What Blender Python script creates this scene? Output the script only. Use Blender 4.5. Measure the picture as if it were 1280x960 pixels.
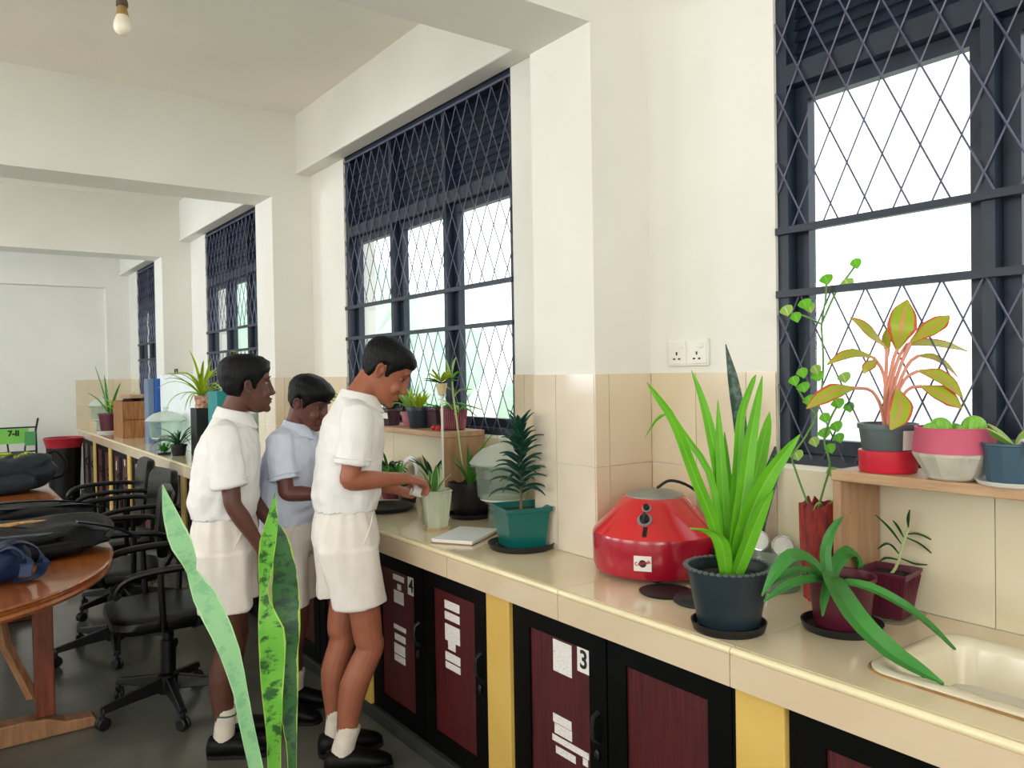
import bpy, math, random
from math import pi, sin, cos, radians, sqrt
from mathutils import Vector, Matrix, Euler, noise
random.seed(11)
R = random.Random(5)
SC = bpy.context.scene
COL = SC.collection
for o in list(bpy.data.objects): bpy.data.objects.remove(o)

# ------------------------------------------------------------------ camera, world, lights, exposure
cam = bpy.data.cameras.new('camera'); camo = bpy.data.objects.new('camera', cam); COL.objects.link(camo)
cam.sensor_width = 36.0; cam.lens = 988.73 / 1280 * 36; cam.clip_start = .05; cam.clip_end = 300
YAW, PIT, ROL = radians(36.085), radians(-.8914), radians(-.9493)
FW = Vector((sin(YAW)*cos(PIT), cos(YAW)*cos(PIT), sin(PIT)))
RT = Vector((cos(YAW), -sin(YAW), 0)); UP = RT.cross(FW)
RT2 = RT*cos(ROL) + UP*sin(ROL); UP2 = UP*cos(ROL) - RT*sin(ROL)
camo.matrix_world = Matrix(((RT2.x, UP2.x, -FW.x, 0), (RT2.y, UP2.y, -FW.y, 0), (RT2.z, UP2.z, -FW.z, 1.45), (0, 0, 0, 1)))
SC.camera = camo
SC.view_settings.view_transform = 'Standard'; SC.view_settings.look = 'None'
SC.view_settings.gamma = 1; SC.view_settings.exposure = 0.2; SC.view_settings.use_curve_mapping = False
wd = bpy.data.worlds.new('overcast_sky'); SC.world = wd; wd.use_nodes = True
bg = wd.node_tree.nodes['Background']; bg.inputs[0].default_value = (.93, .97, 1.0, 1); bg.inputs[1].default_value = 2.1
def area(name, loc, rot, sx, sy, energy, color):
    l = bpy.data.lights.new(name, 'AREA'); l.shape = 'RECTANGLE'; l.size = sx; l.size_y = sy; l.energy = energy; l.color = color
    o = bpy.data.objects.new(name, l); o.location = loc; o.rotation_euler = rot; COL.objects.link(o); return o
# daylight entering by the windows of the opposite wall (left of the photograph) and of the wall behind the camera
for i, yy in enumerate((-.9, 2.2, 5.2, 8.3)):
    area('daylight', (-3.9, yy, 1.95), (0, radians(-138), 0), 1.55, 1.9, (42, 42, 58, 140)[i], (1, .98, .94) if i < 3 else (.80, .90, 1.0))
area('daylight', (-1.0, -2.85, 1.95), (radians(138), 0, 0), 3.2, 1.55, 98, (1, .98, .94))

# ------------------------------------------------------------------ constants of the room (metres)
WX, PX, DX, UX = 2.026, 1.764, 1.431, 1.933          # window wall, pillar faces, counter front, lintel face
ZC, ZT, ZBEAM, ZCEIL = .82, 1.438, 2.596, 3.142
Y1, WP, SP = 1.953, .324, 3.043                       # first pillar, pillar width, bay spacing
WY0, WY1, WZ0, WZ1 = 2.755, 4.482, 1.165, 2.768       # a window opening
YE, YB, XL = 11.25, -2.9, -3.95                       # end wall, back wall, opposite wall

# ------------------------------------------------------------------ materials
def lin(c): return tuple(((v/255)/12.92 if v/255 <= .04045 else ((v/255+.055)/1.055)**2.4) for v in c) + (1,)
MATS = {}
def mat(name, rgb, rough=.5, metal=0, var=.06, scale=8, bump=0, bscale=60, spec=.5, trans=0, coat=0, rgb2=None, sss=0, detail=4, stretch=None):
    if name in MATS: return MATS[name]
    m = bpy.data.materials.new(name); m.use_nodes = True; nt = m.node_tree; b = nt.nodes['Principled BSDF']
    b.inputs['Roughness'].default_value = rough; b.inputs['Metallic'].default_value = metal
    b.inputs['Specular IOR Level'].default_value = spec
    if coat: b.inputs['Coat Weight'].default_value = coat; b.inputs['Coat Roughness'].default_value = .08
    if trans: b.inputs['Transmission Weight'].default_value = trans
    if sss: b.inputs['Subsurface Weight'].default_value = sss; b.inputs['Subsurface Radius'].default_value = (.012, .004, .002); b.inputs['Subsurface Scale'].default_value = .5
    tc = nt.nodes.new('ShaderNodeTexCoord'); mp = nt.nodes.new('ShaderNodeMapping'); nt.links.new(tc.outputs['Object'], mp.inputs[0])
    if stretch: mp.inputs['Scale'].default_value = stretch
    n = nt.nodes.new('ShaderNodeTexNoise'); n.inputs['Scale'].default_value = scale; n.inputs['Detail'].default_value = detail
    nt.links.new(mp.outputs[0], n.inputs['Vector'])
    cr = nt.nodes.new('ShaderNodeValToRGB'); c = lin(rgb)
    c2 = lin(rgb2) if rgb2 else tuple(max(0, v*(1-var*2)) for v in c[:3]) + (1,)
    c1 = c if rgb2 else tuple(min(1, v*(1+var)) for v in c[:3]) + (1,)
    cr.color_ramp.elements[0].position = .32; cr.color_ramp.elements[1].position = .68
    cr.color_ramp.elements[0].color = c2; cr.color_ramp.elements[1].color = c1
    nt.links.new(n.outputs['Fac'], cr.inputs[0]); nt.links.new(cr.outputs[0], b.inputs['Base Color'])
    if bump:
        n2 = nt.nodes.new('ShaderNodeTexNoise'); n2.inputs['Scale'].default_value = bscale; n2.inputs['Detail'].default_value = 3
        nt.links.new(mp.outputs[0], n2.inputs['Vector'])
        bp = nt.nodes.new('ShaderNodeBump'); bp.inputs['Strength'].default_value = bump; bp.inputs['Distance'].default_value = .01
        nt.links.new(n2.outputs['Fac'], bp.inputs['Height']); nt.links.new(bp.outputs[0], b.inputs['Normal'])
    MATS[name] = m; return m
def wood(name, a, b_, rough=.4, scale=3, stretch=(1, 14, 14), coat=.0):
    return mat(name, a, rough, rgb2=b_, scale=scale, stretch=stretch, detail=8, bump=.15, bscale=scale*4, coat=coat)
def glassmat(name, tint, refl=1.45, rough=.03, body=0.0, bodycol=(200, 215, 205)):
    m = bpy.data.materials.new(name); m.use_nodes = True; nt = m.node_tree; nt.nodes.clear()
    o = nt.nodes.new('ShaderNodeOutputMaterial'); t = nt.nodes.new('ShaderNodeBsdfTransparent'); t.inputs[0].default_value = lin(tint)
    g = nt.nodes.new('ShaderNodeBsdfGlossy'); g.inputs['Roughness'].default_value = rough
    lw = nt.nodes.new('ShaderNodeLayerWeight'); pw = nt.nodes.new('ShaderNodeMath'); pw.operation = 'POWER'; pw.inputs[1].default_value = 4.0; nt.links.new(lw.outputs['Facing'], pw.inputs[0])
    fr = nt.nodes.new('ShaderNodeMath'); fr.operation = 'MULTIPLY_ADD'; fr.inputs[1].default_value = .55*(refl-1)/.45; fr.inputs[2].default_value = .03; nt.links.new(pw.outputs[0], fr.inputs[0])
    mx = nt.nodes.new('ShaderNodeMixShader'); nt.links.new(fr.outputs[0], mx.inputs[0]); nt.links.new(t.outputs[0], mx.inputs[1]); nt.links.new(g.outputs[0], mx.inputs[2])
    last = mx
    if body:
        d = nt.nodes.new('ShaderNodeBsdfDiffuse'); d.inputs[0].default_value = lin(bodycol)
        m2 = nt.nodes.new('ShaderNodeMixShader'); m2.inputs[0].default_value = body; nt.links.new(mx.outputs[0], m2.inputs[1]); nt.links.new(d.outputs[0], m2.inputs[2]); last = m2
    nt.links.new(last.outputs[0], o.inputs[0]); MATS[name] = m; return m
def leafmat(name, base, base2, margin=None, band=None, bscale=14, rough=.42, mw=.16, vein=None, thru=.25):
    """leaf colours by the leaf's own UV (u across, v along): mottled base, bands, a margin, a midrib; lets some light through"""
    m = bpy.data.materials.new(name); m.use_nodes = True; nt = m.node_tree; b = nt.nodes['Principled BSDF']; L = nt.links.new
    b.inputs['Roughness'].default_value = rough
    uv = nt.nodes.new('ShaderNodeTexCoord'); sep = nt.nodes.new('ShaderNodeSeparateXYZ'); L(uv.outputs['UV'], sep.inputs[0])
    n = nt.nodes.new('ShaderNodeTexNoise'); n.inputs['Scale'].default_value = 18; L(uv.outputs['Object'], n.inputs['Vector'])
    mix = nt.nodes.new('ShaderNodeMixRGB'); mix.inputs[1].default_value = lin(base); mix.inputs[2].default_value = lin(base2); L(n.outputs['Fac'], mix.inputs[0])
    last = mix
    def math_(op, a, b2=None):
        q = nt.nodes.new('ShaderNodeMath'); q.operation = op
        for i, v in enumerate((a, b2)):
            if v is None: continue
            if isinstance(v, (int, float)): q.inputs[i].default_value = v
            else: L(v, q.inputs[i])
        return q.outputs[0]
    if band:
        mp = nt.nodes.new('ShaderNodeMapping'); mp.inputs['Scale'].default_value = (.55, bscale*.75, 1); L(uv.outputs['UV'], mp.inputs[0])
        n2 = nt.nodes.new('ShaderNodeTexNoise'); n2.inputs['Scale'].default_value = 1.6; n2.inputs['Detail'].default_value = 5; n2.inputs['Roughness'].default_value = .65; L(mp.outputs[0], n2.inputs['Vector'])
        ss = nt.nodes.new('ShaderNodeMapRange'); ss.interpolation_type = 'SMOOTHSTEP'; ss.inputs[1].default_value = .50; ss.inputs[2].default_value = .60; L(n2.outputs['Fac'], ss.inputs[0])
        f2 = math_('MULTIPLY', ss.outputs[0], .85)
        m2 = nt.nodes.new('ShaderNodeMixRGB'); L(f2, m2.inputs[0]); L(last.outputs[0], m2.inputs[1]); m2.inputs[2].default_value = lin(band); last = m2
    au = math_('ABSOLUTE', math_('SUBTRACT', sep.outputs[0], .5))
    if vein:
        f = math_('LESS_THAN', au, .05)
        m2 = nt.nodes.new('ShaderNodeMixRGB'); L(f, m2.inputs[0]); L(last.outputs[0], m2.inputs[1]); m2.inputs[2].default_value = lin(vein); last = m2
    if margin:
        f = math_('GREATER_THAN', math_('ADD', au, math_('MULTIPLY', math_('SUBTRACT', n.outputs['Fac'], .5), .25)), .5-mw)
        m2 = nt.nodes.new('ShaderNodeMixRGB'); L(f, m2.inputs[0]); L(last.outputs[0], m2.inputs[1]); m2.inputs[2].default_value = lin(margin); last = m2
    L(last.outputs[0], b.inputs['Base Color'])
    if thru:
        out = nt.nodes['Material Output']; tr = nt.nodes.new('ShaderNodeBsdfTranslucent'); L(last.outputs[0], tr.inputs[0])
        ms = nt.nodes.new('ShaderNodeMixShader'); ms.inputs[0].default_value = thru; L(b.outputs[0], ms.inputs[1]); L(tr.outputs[0], ms.inputs[2]); L(ms.outputs[0], out.inputs[0])
    MATS[name] = m; return m
def paper(name, rgb, lines=60):
    """white paper slip with faint grey rows of print too small to read"""
    m = bpy.data.materials.new(name); m.use_nodes = True; nt = m.node_tree; b = nt.nodes['Principled BSDF']; L = nt.links.new
    tc = nt.nodes.new('ShaderNodeTexCoord'); mp = nt.nodes.new('ShaderNodeMapping'); mp.inputs['Scale'].default_value = (1, 70, 330); L(tc.outputs['Object'], mp.inputs[0])
    n = nt.nodes.new('ShaderNodeTexNoise'); n.inputs['Scale'].default_value = 1.0; n.inputs['Detail'].default_value = 2; L(mp.outputs[0], n.inputs['Vector'])
    cr = nt.nodes.new('ShaderNodeValToRGB'); cr.color_ramp.elements[0].position = .36; cr.color_ramp.elements[1].position = .44
    cr.color_ramp.elements[0].color = lin((206, 203, 198)); cr.color_ramp.elements[1].color = lin(rgb)
    L(n.outputs['Fac'], cr.inputs[0]); L(cr.outputs[0], b.inputs['Base Color']); b.inputs['Roughness'].default_value = .7
    MATS[name] = m; return m

# ------------------------------------------------------------------ mesh helpers
class MB:
    def __init__(s): s.v = []; s.f = []; s.uv = {}
    def add(s, vs, fs):
        k = len(s.v); s.v += [tuple(v) for v in vs]; s.f += [tuple(i+k for i in f) for f in fs]; return k
    def box(s, x0, x1, y0, y1, z0, z1, M=None):
        vs = [Vector((x, y, z)) for z in (z0, z1) for y in (y0, y1) for x in (x0, x1)]
        if M is not None: vs = [M @ v for v in vs]
        s.add(vs, [(0, 2, 3, 1), (4, 5, 7, 6), (0, 1, 5, 4), (2, 6, 7, 3), (0, 4, 6, 2), (1, 3, 7, 5)]); return s
    def cbox(s, c, d, rot=(0, 0, 0)):
        M = Matrix.Translation(c) @ Euler(rot).to_matrix().to_4x4()
        return s.box(-d[0]/2, d[0]/2, -d[1]/2, d[1]/2, -d[2]/2, d[2]/2, M)
    def loft(s, rings, cap=True, closed=True):
        n = len(rings[0]); k = len(s.v); s.v += [tuple(p) for r in rings for p in r]
        for i in range(len(rings)-1):
            for j in range(n if closed else n-1):
                a = k+i*n+j; b = k+i*n+(j+1) % n; s.f.append((a, b, b+n, a+n))
        if cap: s.f.append(tuple(k+j for j in reversed(range(n)))); s.f.append(tuple(k+(len(rings)-1)*n+j for j in range(n)))
        return s
    def tube(s, pts, rad, seg=8, cap=True, flat=1.0, up=None):
        pts = [Vector(p) for p in pts]; n = len(pts); rad = rad if isinstance(rad, (list, tuple)) else [rad]*n
        rings = []; u = None
        for i in range(n):
            t = (pts[min(i+1, n-1)]-pts[max(i-1, 0)]).normalized()
            if u is None: u = Vector(up) if up else (Vector((0, 0, 1)) if abs(t.z) < .9 else Vector((1, 0, 0)))
            u = (u-t*u.dot(t)).normalized(); w = t.cross(u)
            rings.append([pts[i]+(u*cos(2*pi*j/seg)*flat+w*sin(2*pi*j/seg))*rad[i] for j in range(seg)])
        return s.loft(rings, cap)
    def lathe(s, prof, seg=28, c=(0, 0, 0), M=None, sx=1, sy=1):
        k = len(s.v); n = seg; idx = []
        for r, z in prof:
            if r < 1e-6: idx.append([len(s.v)]); s.v.append((c[0], c[1], c[2]+z))
            else:
                idx.append(list(range(len(s.v), len(s.v)+n)))
                s.v += [(c[0]+r*sx*cos(2*pi*j/n), c[1]+r*sy*sin(2*pi*j/n), c[2]+z) for j in range(n)]
        for a, b in zip(idx, idx[1:]):
            for j in range(n):
                j2 = (j+1) % n
                if len(a) == 1 and len(b) == 1: continue
                if len(a) == 1: s.f.append((a[0], b[j2], b[j]))
                elif len(b) == 1: s.f.append((a[j], a[j2], b[0]))
                else: s.f.append((a[j], a[j2], b[j2], b[j]))
        if M is not None: s.v[k:] = [tuple(M @ Vector(v)) for v in s.v[k:]]
        return s
    def ball(s, c, r, seg=14, rings=9, M=None):
        r = r if isinstance(r, (tuple, list)) else (r, r, r)
        MM = Matrix.Translation(c) @ (M if M is not None else Matrix.Identity(4)) @ Matrix.Diagonal((*r, 1))
        return s.lathe([(sin(pi*i/rings), -cos(pi*i/rings)) if 0 < i < rings else (0, -cos(pi*i/rings)) for i in range(rings+1)], seg, M=MM)
    def mesh(s, name, material=None, smooth=True, angle=38):
        me = bpy.data.meshes.new(name); me.from_pydata(s.v, [], s.f)
        if smooth:
            me.polygons.foreach_set('use_smooth', [True]*len(me.polygons)); me.set_sharp_from_angle(angle=radians(angle))
        if s.uv:
            ul = me.uv_layers.new(name='UVMap')
            for l in me.loops: ul.data[l.index].uv = s.uv.get(l.vertex_index, (0, 0))
        if material: me.materials.append(MATS[material] if isinstance(material, str) else material)
        me.update(); return me
    def build(s, name, material, parent=None, smooth=True, bevel=0, loc=None, angle=38, kind=None, label=None):
        return link(name, s.mesh(name, material, smooth, angle), parent, bevel, loc, kind, label)
def link(name, me, parent=None, bevel=0, loc=None, kind=None, label=None):
    o = bpy.data.objects.new(name, me); COL.objects.link(o)
    if parent is not None: o.parent = parent
    if loc is not None: o.location = loc
    if bevel:
        b = o.modifiers.new('edge', 'BEVEL'); b.width = bevel; b.segments = 2; b.limit_method = 'ANGLE'; b.angle_limit = radians(40)
    if kind: o['kind'] = kind
    if label: o['label'] = label
    return o
def thing(name, label, cat, loc=(0, 0, 0), rz=0, group=None):
    o = bpy.data.objects.new(name, None); o.empty_display_size = .05; COL.objects.link(o); o.location = loc; o.rotation_euler = (0, 0, radians(rz))
    return tag(o, label, cat, group)
def tag(o, label, cat, group=None):
    o['label'] = label; o['category'] = cat
    if group: o['group'] = group
    return o
def struct(o): o['kind'] = 'structure'; return o
def copy_tree(o, parent=None):
    c = o.copy(); COL.objects.link(c); c.parent = parent
    for ch in list(o.children): copy_tree(ch, c)
    return c
def text_mesh(body, size, ext=.0006, bold=0):
    cu = bpy.data.curves.new('t', 'FONT'); cu.body = body; cu.size = size; cu.extrude = ext; cu.align_x = 'CENTER'; cu.align_y = 'CENTER'; cu.offset = bold
    o = bpy.data.objects.new('t', cu); COL.objects.link(o)
    me = bpy.data.meshes.new_from_object(o.evaluated_get(bpy.context.evaluated_depsgraph_get())); bpy.data.objects.remove(o); return me
def text_on(name, body, size, material, parent, loc, rot, ext=.0006, bold=0):
    me = text_mesh(body, size, ext, bold); me.materials.clear(); me.materials.append(MATS[material])
    o = link(name, me, parent); o.location = loc; o.rotation_euler = rot; return o
def remesh(mb, voxel, smooth=3, disp=None):
    me = mb.mesh('tmp', None, False); o = bpy.data.objects.new('tmp', me); COL.objects.link(o)
    m = o.modifiers.new('r', 'REMESH'); m.mode = 'VOXEL'; m.voxel_size = voxel; m.use_smooth_shade = True
    if smooth: s = o.modifiers.new('s', 'SMOOTH'); s.factor = .5; s.iterations = smooth
    out = bpy.data.meshes.new_from_object(o.evaluated_get(bpy.context.evaluated_depsgraph_get()))
    bpy.data.objects.remove(o); bpy.data.meshes.remove(me)
    if disp:
        nn = [v.normal.copy() for v in out.vertices]
        for v, n in zip(out.vertices, nn): v.co += n*disp(v.co, n)
    out.polygons.foreach_set('use_smooth', [True]*len(out.polygons)); out.update()
    return out
def catmull(P, m):
    P = [Vector(p) for p in P]
    if len(P) == 2: return [P[0].lerp(P[1], i/(m-1)) for i in range(m)]
    Q = [P[0]*2-P[1]]+P+[P[-1]*2-P[-2]]; out = []
    for i in range(m):
        t = i/(m-1)*(len(P)-1); k = min(int(t), len(P)-2); t -= k; a, b, c, d = Q[k:k+4]
        out.append(.5*((2*b)+(c-a)*t+(2*a-5*b+4*c-d)*t*t+(3*b-a-3*c+d)*t**3))
    return out
def interp(W, m):
    return [W[min(int(i/(m-1)*(len(W)-1)), len(W)-2)]*(1-(i/(m-1)*(len(W)-1)-min(int(i/(m-1)*(len(W)-1)), len(W)-2))) + W[min(int(i/(m-1)*(len(W)-1)), len(W)-2)+1]*(i/(m-1)*(len(W)-1)-min(int(i/(m-1)*(len(W)-1)), len(W)-2)) for i in range(m)]
STRAP = (.55, .85, 1, 1, .95, .85, .7, .45, .04)
OVAL = (.08, .45, .85, 1, .95, .75, .42, .05)
GRASS = (.7, .9, 1, .95, .85, .7, .55, .35, .04)
def leaf(mb, spine, w, nrm=(0, 0, 1), prof=STRAP, m=9, fold=.18, thick=.0012, twist=0, side=None):
    """one leaf: a folded, slightly thick blade along its spine, with UVs; side fixes the direction across the blade"""
    P = catmull(spine, m); Wd = interp(list(w), m) if isinstance(w, (list, tuple)) else [w*k for k in interp(list(prof), m)]
    nrm = Vector(nrm); k0 = len(mb.v)
    for i, p in enumerate(P):
        t = (P[min(i+1, m-1)]-P[max(i-1, 0)]).normalized()
        s = Vector(side) if side is not None else t.cross(nrm)
        s = (s-t*s.dot(t))
        if s.length < 1e-4: s = t.cross(Vector((1, .3, 0)))
        s.normalize(); n = s.cross(t).normalized()
        if twist:
            q = Matrix.Rotation(twist*i/(m-1), 3, t); s = q @ s; n = q @ n
        h = Wd[i]/2; f = n*(fold*Wd[i]); th = n*thick
        for a, (q, du) in enumerate(((p-s*h+f, 0), (p, .5), (p+s*h+f, 1), (p+s*h+f-th*.4, 1), (p-th*2, .5), (p-s*h+f-th*.4, 0))):
            mb.uv[len(mb.v)] = (du, i/(m-1)); mb.v.append(tuple(q))
    for i in range(m-1):
        for j in range(6):
            a = k0+i*6+j; b = k0+i*6+(j+1) % 6; mb.f.append((a, b, b+6, a+6))
    mb.f.append(tuple(k0+j for j in reversed(range(6)))); mb.f.append(tuple(k0+(m-1)*6+j for j in range(6)))
    return mb
def arch(base, az, e0, e1, length, n=6, pw=1.3):
    """spine of an arching leaf: starts at elevation e0 and bends to e1 (degrees) along azimuth az"""
    p = Vector(base); out = [p.copy()]; a = radians(az)
    for i in range(n):
        e = radians(e0+(e1-e0)*((i+.5)/n)**pw); p = p+Vector((cos(a)*cos(e), sin(a)*cos(e), sin(e)))*length/n; out.append(p.copy())
    return out
def leaves(parent, specs, material, w, prof=STRAP, fold=.18, m=9, base=(0, 0, 0), name='leaf', joined=False):
    """specs: (azimuth, start elevation, end elevation, length[, width factor[, base]])"""
    mbj = MB()
    for sp in specs:
        mb = mbj if joined else MB(); b = sp[5] if len(sp) > 5 else base
        a = radians(sp[0]); ln = sp[3]; rch = ln*max(0, cos(a)); wx = parent.location.x+b[0]      # keep leaves this side of the window wall
        if rch > 0 and wx+rch*.92 > WX-.03: ln = ln*max(.22, (WX-.03-wx)/(rch*.92))
        leaf(mb, arch(b, sp[0], sp[1], sp[2], ln), w*(sp[4] if len(sp) > 4 else 1), prof=prof, fold=fold, m=m, side=(-sin(a), cos(a), 0))
        if not joined: mb.build(name, material, parent)
    if joined: mbj.build('leaves', material, parent, kind='stuff')
def pot_round(parent, r0, r1, h, material, rim=.006, rimh=.015, t=.004, soil=.8, seg=32, soilmat='soil', name='pot'):
    mb = MB().lathe([(0, 0), (r0*.96, 0), (r0, .004), (r1, h-rimh), (r1+rim, h-rimh), (r1+rim, h), (r1+rim-t, h), (r1-t, h-rimh), (r0+(r1-r0)*soil-t, h*soil), (0, h*soil)], seg)
    o = mb.build(name, material, parent)
    r = r0+(r1-r0)*soil-t
    so = MB(); n = 20; so.lathe([(r, h*soil+.001), (r*.8, h*soil+.004), (r*.4, h*soil+.007), (0, h*soil+.006)], n)
    so.v = [(x, y, z+R.uniform(-.002, .003) if sqrt(x*x+y*y) < r*.95 else z) for x, y, z in so.v]
    so.build('soil', soilmat, parent); return o
def ngon(n, r, z, rot=0, sx=1, sy=1): return [Vector((r*cos(2*pi*i/n+rot)*sx, r*sin(2*pi*i/n+rot)*sy, z)) for i in range(n)]
def pot_poly(parent, n, r0, r1, h, material, rot=0, rim=.006, rimh=.014, t=.004, soil=.85, ribs=0, sx=1, name='pot'):
    mb = MB(); g = lambda r, z: ngon(n, r, z, rot, sx)
    mb.loft([g(r0, 0), g(r1, h-rimh), g(r1+rim, h-rimh), g(r1+rim, h), g(r1+rim-t, h), g(r1-t, h-rimh), g(r0+(r1-r0)*soil-t, h*soil)])
    o = mb.build(name, material, parent, bevel=.002, angle=25)
    MB().loft([g(r0+(r1-r0)*soil-t-.0005, h*soil+.0005), g((r0+(r1-r0)*soil)*.6, h*soil+.006)]).build('soil', 'soil', parent)
    if ribs:
        mb = MB(); P0 = g(r0, .012); P1 = g(r1, h-rimh-.008)
        for k in range(n):
            a0, b0, a1, b1 = P0[k], P0[(k+1) % n], P1[k], P1[(k+1) % n]
            for j in range(ribs):
                f = (j+.5)/ribs; mb.tube([a0.lerp(b0, f), a1.lerp(b1, f)], .0022, 5)
        mb.build('ribs', material, o)
    return o
def saucer(name, label, loc, r, h, material, group=None):
    o = MB().lathe([(0, 0), (r*.9, 0), (r*.93, .002), (r, h), (r-.004, h), (r*.9-.003, .006), (0, .006)], 36).build(name, material, loc=loc)
    return tag(o, label, 'saucer', group)
# ------------------------------------------------------------------ material library
mat('wall_paint', (236, 233, 224), .75, var=.02, scale=2, bump=.05, bscale=30)
mat('ceiling_paint', (250, 247, 234), .8, var=.02, scale=1.5, bump=.05, bscale=20)
mat('floor_cement', (112, 112, 102), .24, rgb2=(84, 86, 80), scale=1.6, detail=8, bump=.04, bscale=12)
mat('wall_tile', (228, 213, 186), .16, rgb2=(220, 203, 173), scale=3, coat=.3)
mat('pillar_tile', (230, 219, 199), .14, rgb2=(224, 210, 188), scale=3, coat=.4)
mat('counter_tile', (240, 226, 196), .14, rgb2=(232, 212, 176), scale=3, coat=.4)
mat('front_tile', (220, 200, 170), .2, rgb2=(212, 190, 158), scale=3, coat=.2)
mat('grout', (176, 150, 112), .8, var=.1, scale=20)
mat('edge_cream', (244, 230, 190), .25, var=.03, coat=.3)
mat('yellow_paint', (226, 190, 104), .45, rgb2=(216, 176, 88), scale=4)
mat('black_steel', (13, 13, 15), .42, var=.2, scale=10, bump=.05)
mat('cabinet_black', (4, 4, 5), .55, var=.2, scale=10, spec=.12)
mat('window_black_bloom', (22, 36, 54), .45, var=.15, scale=12)  # black frames; the blue bloom of the bright windows is mixed into the colour
mat('grille_steel_bloom', (96, 96, 120), .4, .0, var=.1)  # wire colour made lighter and violet to paint in the window glow
mat('plinth_cement', (50, 52, 50), .6, var=.15, scale=5, bump=.1)
wood('door_wood', (92, 30, 32), (60, 18, 22), .35, 5, (8, 30, 1.2))
mat('dark_handle', (52, 54, 58), .35, .8)
mat('white_plastic', (236, 233, 224), .35, var=.02)
mat('ink', (20, 20, 22), .6, var=.02)
mat('red_ink', (190, 30, 40), .5, var=.02)
paper('paper', (236, 232, 226))
mat('paper_plain', (236, 232, 226), .7, var=.03)
glassmat('pane_glass', (250, 252, 252))
glassmat('jar_glass', (238, 245, 240), 1.6, .04, .12, (226, 238, 230))
glassmat('clear_plastic', (235, 238, 232), 1.4, .08, .12, (225, 225, 215))
glassmat('frosted_lid', (240, 246, 241), 1.5, .1, .5, (236, 244, 236))
mat('porcelain', (238, 236, 224), .2, var=.03, coat=.3)
mat('soil', (58, 46, 38), .95, rgb2=(24, 19, 16), scale=90, bump=.8, bscale=120)
mat('sink_ceramic', (240, 234, 212), .16, rgb2=(228, 218, 190), scale=2.5, coat=.4)
mat('sealant', (160, 122, 74), .7, var=.2, scale=25)

# ------------------------------------------------------------------ room shell
def boxes(name, L, m, kind=True, bevel=0):
    mb = MB()
    for b in L: mb.box(*b)
    o = mb.build(name, m, smooth=False, bevel=bevel)
    return struct(o) if kind else o
floor = boxes('floor', [(XL-.2, WX+.2, YB-.2, YE+.2, -.15, 0)], 'floor_cement')
ceiling = boxes('ceiling', [(XL-.2, WX+.2, YB-.2, YE+.2, ZCEIL, ZCEIL+.15)], 'ceiling_paint')
KW = (-1, 0, 1, 2)
L = [(WX, WX+.2, YB-.2, YE+.2, 0, WZ0), (WX, WX+.2, YB-.2, YE+.2, WZ1, ZCEIL)]
edges = [YB-.2]
for k in KW: edges += [WY0+k*SP, WY1+k*SP]
edges.append(YE+.2)
for a, b in zip(edges[::2], edges[1::2]): L.append((WX, WX+.2, a, b, WZ0, WZ1))
wall_right = boxes('wall_right', L, 'wall_paint')
wall_end = boxes('wall_end', [(XL-.2, WX, YE, YE+.2, 0, ZCEIL)], 'wall_paint')
L = [(XL-.2, XL, YB-.2, YE, 0, 1.0), (XL-.2, XL, YB-.2, YE, 2.75, ZCEIL)]
ys = [YB-.2]
for yy in (-.9, 2.2, 5.2, 8.3): ys += [yy-.97, yy+.97]
ys.append(YE)
for a, b in zip(ys[::2], ys[1::2]): L.append((XL-.2, XL, a, b, 1.0, 2.75))
wall_left = boxes('wall_left', L, 'wall_paint')
wall_back = boxes('wall_back', [(XL, WX, YB-.2, YB, 0, 1.15), (XL, WX, YB-.2, YB, 2.75, ZCEIL), (XL, -2.62, YB-.2, YB, 1.15, 2.75), (.62, WX, YB-.2, YB, 1.15, 2.75)], 'wall_paint')
for k in (-1, 0, 1, 2, 3):
    y0 = Y1+k*SP; y1 = min(y0+WP, YE)
    boxes('beam', [(XL, WX, y0, y1, ZBEAM, ZCEIL)], 'wall_paint')
for k in range(-1, 3):
    y0 = Y1+k*SP+WP; y1 = Y1+(k+1)*SP
    boxes('lintel', [(UX, WX, y0, y1, WZ1+.012, ZCEIL)], 'wall_paint')
    boxes('lintel_ledge', [(UX-.012, WX, y0, y1, WZ1-.012, WZ1+.012)], 'wall_paint', bevel=.006)

# tiles: shared meshes by size, each tile an object
TM = {}
def tile(parent, x0, x1, y0, y1, z0, z1, m, name='tile', bev=.0015):
    d = tuple(round(v, 4) for v in (x1-x0, y1-y0, z1-z0)); key = (m, d)
    if key not in TM:
        b = min(bev, min(d)*.3)
        mb = MB().box(-d[0]/2, d[0]/2, -d[1]/2, d[1]/2, -d[2]/2, d[2]/2); TM[key] = mb.mesh(name, m, False)
    return link(name, TM[key], parent, loc=((x0+x1)/2, (y0+y1)/2, (z0+z1)/2))
G = .0012
def tile_run(parent, axis, a0, a1, fixed, m, out, start=0, rows=((ZC, ZC+.309), (ZC+.309, ZT)), w=.2):
    """a course of wall tiles along axis from a0 to a1 (start at a1 when start=1); out = +-thickness direction of the face"""
    cuts = []; n = int(abs(a1-a0)/w-1e-6)+1
    for i in range(n):
        if start: hi = a1-i*w; lo = max(a0, hi-w)
        else: lo = a0+i*w; hi = min(a1, lo+w)
        if hi-lo > .012: cuts.append((lo, hi))
    for lo, hi in cuts:
        for z0, z1 in rows:
            f0, f1 = sorted((fixed, fixed+out))
            if axis == 'y': tile(parent, f0, f1, lo+G, hi-G, z0+G, z1-G, m)
            else: tile(parent, lo+G, hi-G, f0, f1, z0+G, z1-G, m)
T = .006
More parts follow.
